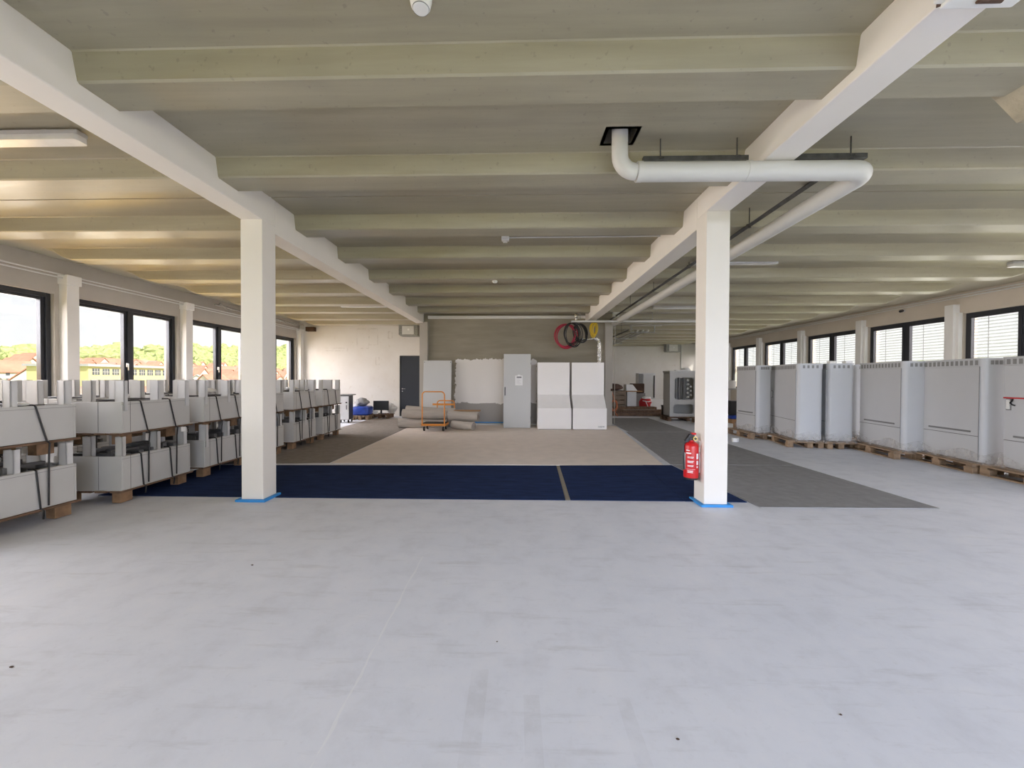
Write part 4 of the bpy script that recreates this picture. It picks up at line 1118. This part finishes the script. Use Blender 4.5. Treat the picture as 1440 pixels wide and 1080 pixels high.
def make_house(W, L, H, R, wm, rm):
    t = thing('house', 'small house with pitched tiled roof on the slope beyond the left windows', 'house', (0, 0, 0), 0, 'houses on the hillside')
    MB().prism([(-W/2, -2), (W/2, -2), (W/2, H), (0, H+R), (-W/2, H)], -L/2, L/2, axis=1).build('wall', wm, t)
    mb = MB(); e = .5; s = R/(W/2)
    for sg in (-1, 1):
        mb.prism([(0, H+R+.15), (sg*(W/2+e), H-e*s+.15), (sg*(W/2+e), H-e*s+.45), (0, H+R+.5)], -L/2-e, L/2+e, axis=1)
    mb.build('roof', rm, t)
    mb = MB()
    for k in range(3):
        y = -L/2+L*(k+.5)/3
        for z in (1.2, 3.6):
            if z+1.3 < H: mb.box((W/2-.02, y-.5, z), (W/2+.06, y+.5, z+1.3))
    for x in (-W*.2, W*.2):
        for z in (1.2, 3.6, 5.6):
            if z < H+.5: mb.box((x-.5, -L/2-.06, z), (x+.5, -L/2+.02, z+1.2))
    mb.build('window_panes', 'win_far', t)
    return t
protos = [make_house(7, 10, 4.5, 3.4, 'house_white', 'roof_red'), make_house(6.5, 8, 5, 2.8, 'house_cream', 'roof_brown'), make_house(8, 12, 5, 3.8, 'house_white', 'roof_red'), make_house(7, 7, 4, 2.6, 'house_white', 'roof_grey')]
used = [False]*4; rr = random.Random(5); placed = []
for row, u in enumerate((86, 104, 150, 168, 186, 204, 222, 240, 258, 276, 292)):
    y = u*.72
    while y < u*2.15:
        x = -u+rr.uniform(-8, 8); yy = y+rr.uniform(-4, 4); k = rr.choice((0, 0, 1, 2, 2, 3)); rz = rr.choice((0, PI/2, PI/2, .6, -.5))
        if rr.random() < .86:
            L = (x, yy, hz(x, yy))
            if not used[k]:
                protos[k].location = L; protos[k].rotation_euler = (0, 0, rz); used[k] = True
            else: dup(protos[k], L, rz)
        y += rr.uniform(12, 22)
t = thing('factory_hall', 'long yellow factory hall with strip windows beyond the left windows', 'building', (-120, 0, 0))
MB().box((-18, 108, GZ), (0, 143, 4.5)).build('wall', 'yellow_wall', t)
MB().box((-18.6, 107.4, 4.5), (.6, 143.6, 5.2)).build('roof', 'roof_grey', t)
for k in range(12):
    y = 109+k*2.8; mb = MB().box((-.05, y, 2.1), (.06, y+2.0, 3.9)); w = mb.build('window', 'win_far', t)
    m2 = MB()
    for q in (.65, 1.3): m2.box((.05, y+q-.05, 2.1), (.10, y+q+.05, 3.9))
    m2.box((.05, y, 2.95), (.10, y+2.0, 3.05)); m2.build('glazing_bar', 'house_white', w)
# right: yard and distant trees
struct(MB().box((11, -120, GZ-.5), (240, 420, GZ)).build('ground_right', 'grass'), 'green ground outside the right windows', 'ground')
mb = MB(); rr = random.Random(8)
for i in range(70):
    x = rr.uniform(60, 110); y = rr.uniform(20, 260); r = rr.uniform(4.6, 5.8)
    mb.blob((x, y, GZ+r*1.0), (r*1.8, r*1.8, r*1.2), 3, .25, i+50)
tag(mb.build('tree_belt', 'leaf', None, True), 'green belt of trees outside the right windows behind the blinds', 'trees', None, 'stuff')
struct(MB().box((-80, -160, GZ-.5), (80, -9, GZ)).build('ground_rear', 'grass'), 'sunlit lawn outside the rear windows', 'ground')

# ------------------------------------------------------------------ light
wd = bpy.data.worlds.new('daylight'); sc.world = wd; wd.use_nodes = True
nt = wd.node_tree; bg = nt.nodes['Background']
tc = nt.nodes.new('ShaderNodeTexCoord'); x, y, z = sep(nt, tc.outputs['Generated'])
mp = nt.nodes.new('ShaderNodeMapping'); mp.inputs['Scale'].default_value = (1, 1, 4); nt.links.new(tc.outputs['Generated'], mp.inputs[0])
cl = noise(nt, mp.outputs[0], 3.2, 6, .55)
sky = mixc(nt, ramp(nt, z, .02, .9), (1.18, 1.17, 1.20), (.82, .92, 1.15))
sky = mixc(nt, math_n(nt, 'MULTIPLY', ramp(nt, cl, .40, .64), .85), sky, (1.30, 1.27, 1.26))
grd = mixc(nt, ramp(nt, z, 0, -.7), (.50, .58, .24), (.42, .50, .16))
nt.links.new(mixc(nt, math_n(nt, 'GREATER_THAN', z, 0), grd, sky), bg.inputs[0])
bg.inputs[1].default_value = 1.0

def area(name, loc, rot, sx, sy, power, col, spread=180):
    l = bpy.data.lights.new(name, 'AREA'); l.shape = 'RECTANGLE'; l.size = sx; l.size_y = sy; l.energy = power; l.color = col
    l.spread = math.radians(spread)
    o = bpy.data.objects.new(name, l); COL.objects.link(o); o.location = loc; o.rotation_euler = rot
    return o
# daylight entering by the windows behind the camera: cool sky from above, green-gold bounce off the sunlit lawn below
area('sky_daylight', (5.0, YB-.75, 2.7), (math.radians(50), 0, 0), 11, 2.4, 1160, (.765, .87, 1.16), 100)
area('lawn_bounce', (1.2, YB-.75, .6), (math.radians(114), 0, 0), 17, 1.6, 270, (1.0, .95, .0), 130)
# daylight entering by the side windows: sky from above, sunlit town and yard from below
area('sky_left', (XL-.95, 5.5, 2.7), (0, math.radians(-62), 0), 2.0, 18.5, 2000, (.98, .93, 1.0), 130)
area('town_bounce', (XL-.95, 5.5, 1.0), (0, math.radians(-115), 0), 1.6, 18.5, 400, (1.0, .5, .06), 130)
area('sky_right', (XR+.95, 9, 2.7), (0, math.radians(62), 0), 2.0, 29, 1650, (1, .90, .97), 130)
area('yard_bounce', (XR+.95, 9, 1.0), (0, math.radians(115), 0), 1.6, 29, 150, (1, .85, .3), 130)
sun = bpy.data.lights.new('sun', 'SUN'); sun.energy = 7.5; sun.angle = .01; sun.color = (1, .95, .85)
so = bpy.data.objects.new('sun', sun); COL.objects.link(so)
so.rotation_euler = (Vector((-.62, .30, -.72))).to_track_quat('-Z', 'Y').to_euler()

# ------------------------------------------------------------------ camera
cam = bpy.data.cameras.new('camera'); co = bpy.data.objects.new('camera', cam); COL.objects.link(co); sc.camera = co
FPX = 560.0
cam.sensor_fit = 'HORIZONTAL'; cam.sensor_width = 36; cam.lens = 36*FPX/1440
cam.shift_x = (720-710.165)/1440; cam.clip_end = 3000; cam.clip_start = .05
co.location = (0, 0, 1.4)
co.matrix_world = Matrix.Translation((0, 0, 1.4)) @ (Matrix.Rotation(.03, 4, 'Z') @ Matrix.Rotation(PI/2-.01262, 4, 'X') @ Matrix.Rotation(.004, 4, 'Z'))
sc.view_settings.view_transform = 'Standard'; sc.view_settings.look = 'None'; sc.view_settings.gamma = 1; sc.view_settings.use_curve_mapping = False
sc.view_settings.exposure = 0.0
sc.cycles.use_denoising = True
sc.cycles.max_bounces = 8; sc.cycles.diffuse_bounces = 5; sc.cycles.glossy_bounces = 3; sc.cycles.transparent_max_bounces = 16
sc.cycles.sample_clamp_indirect = 6
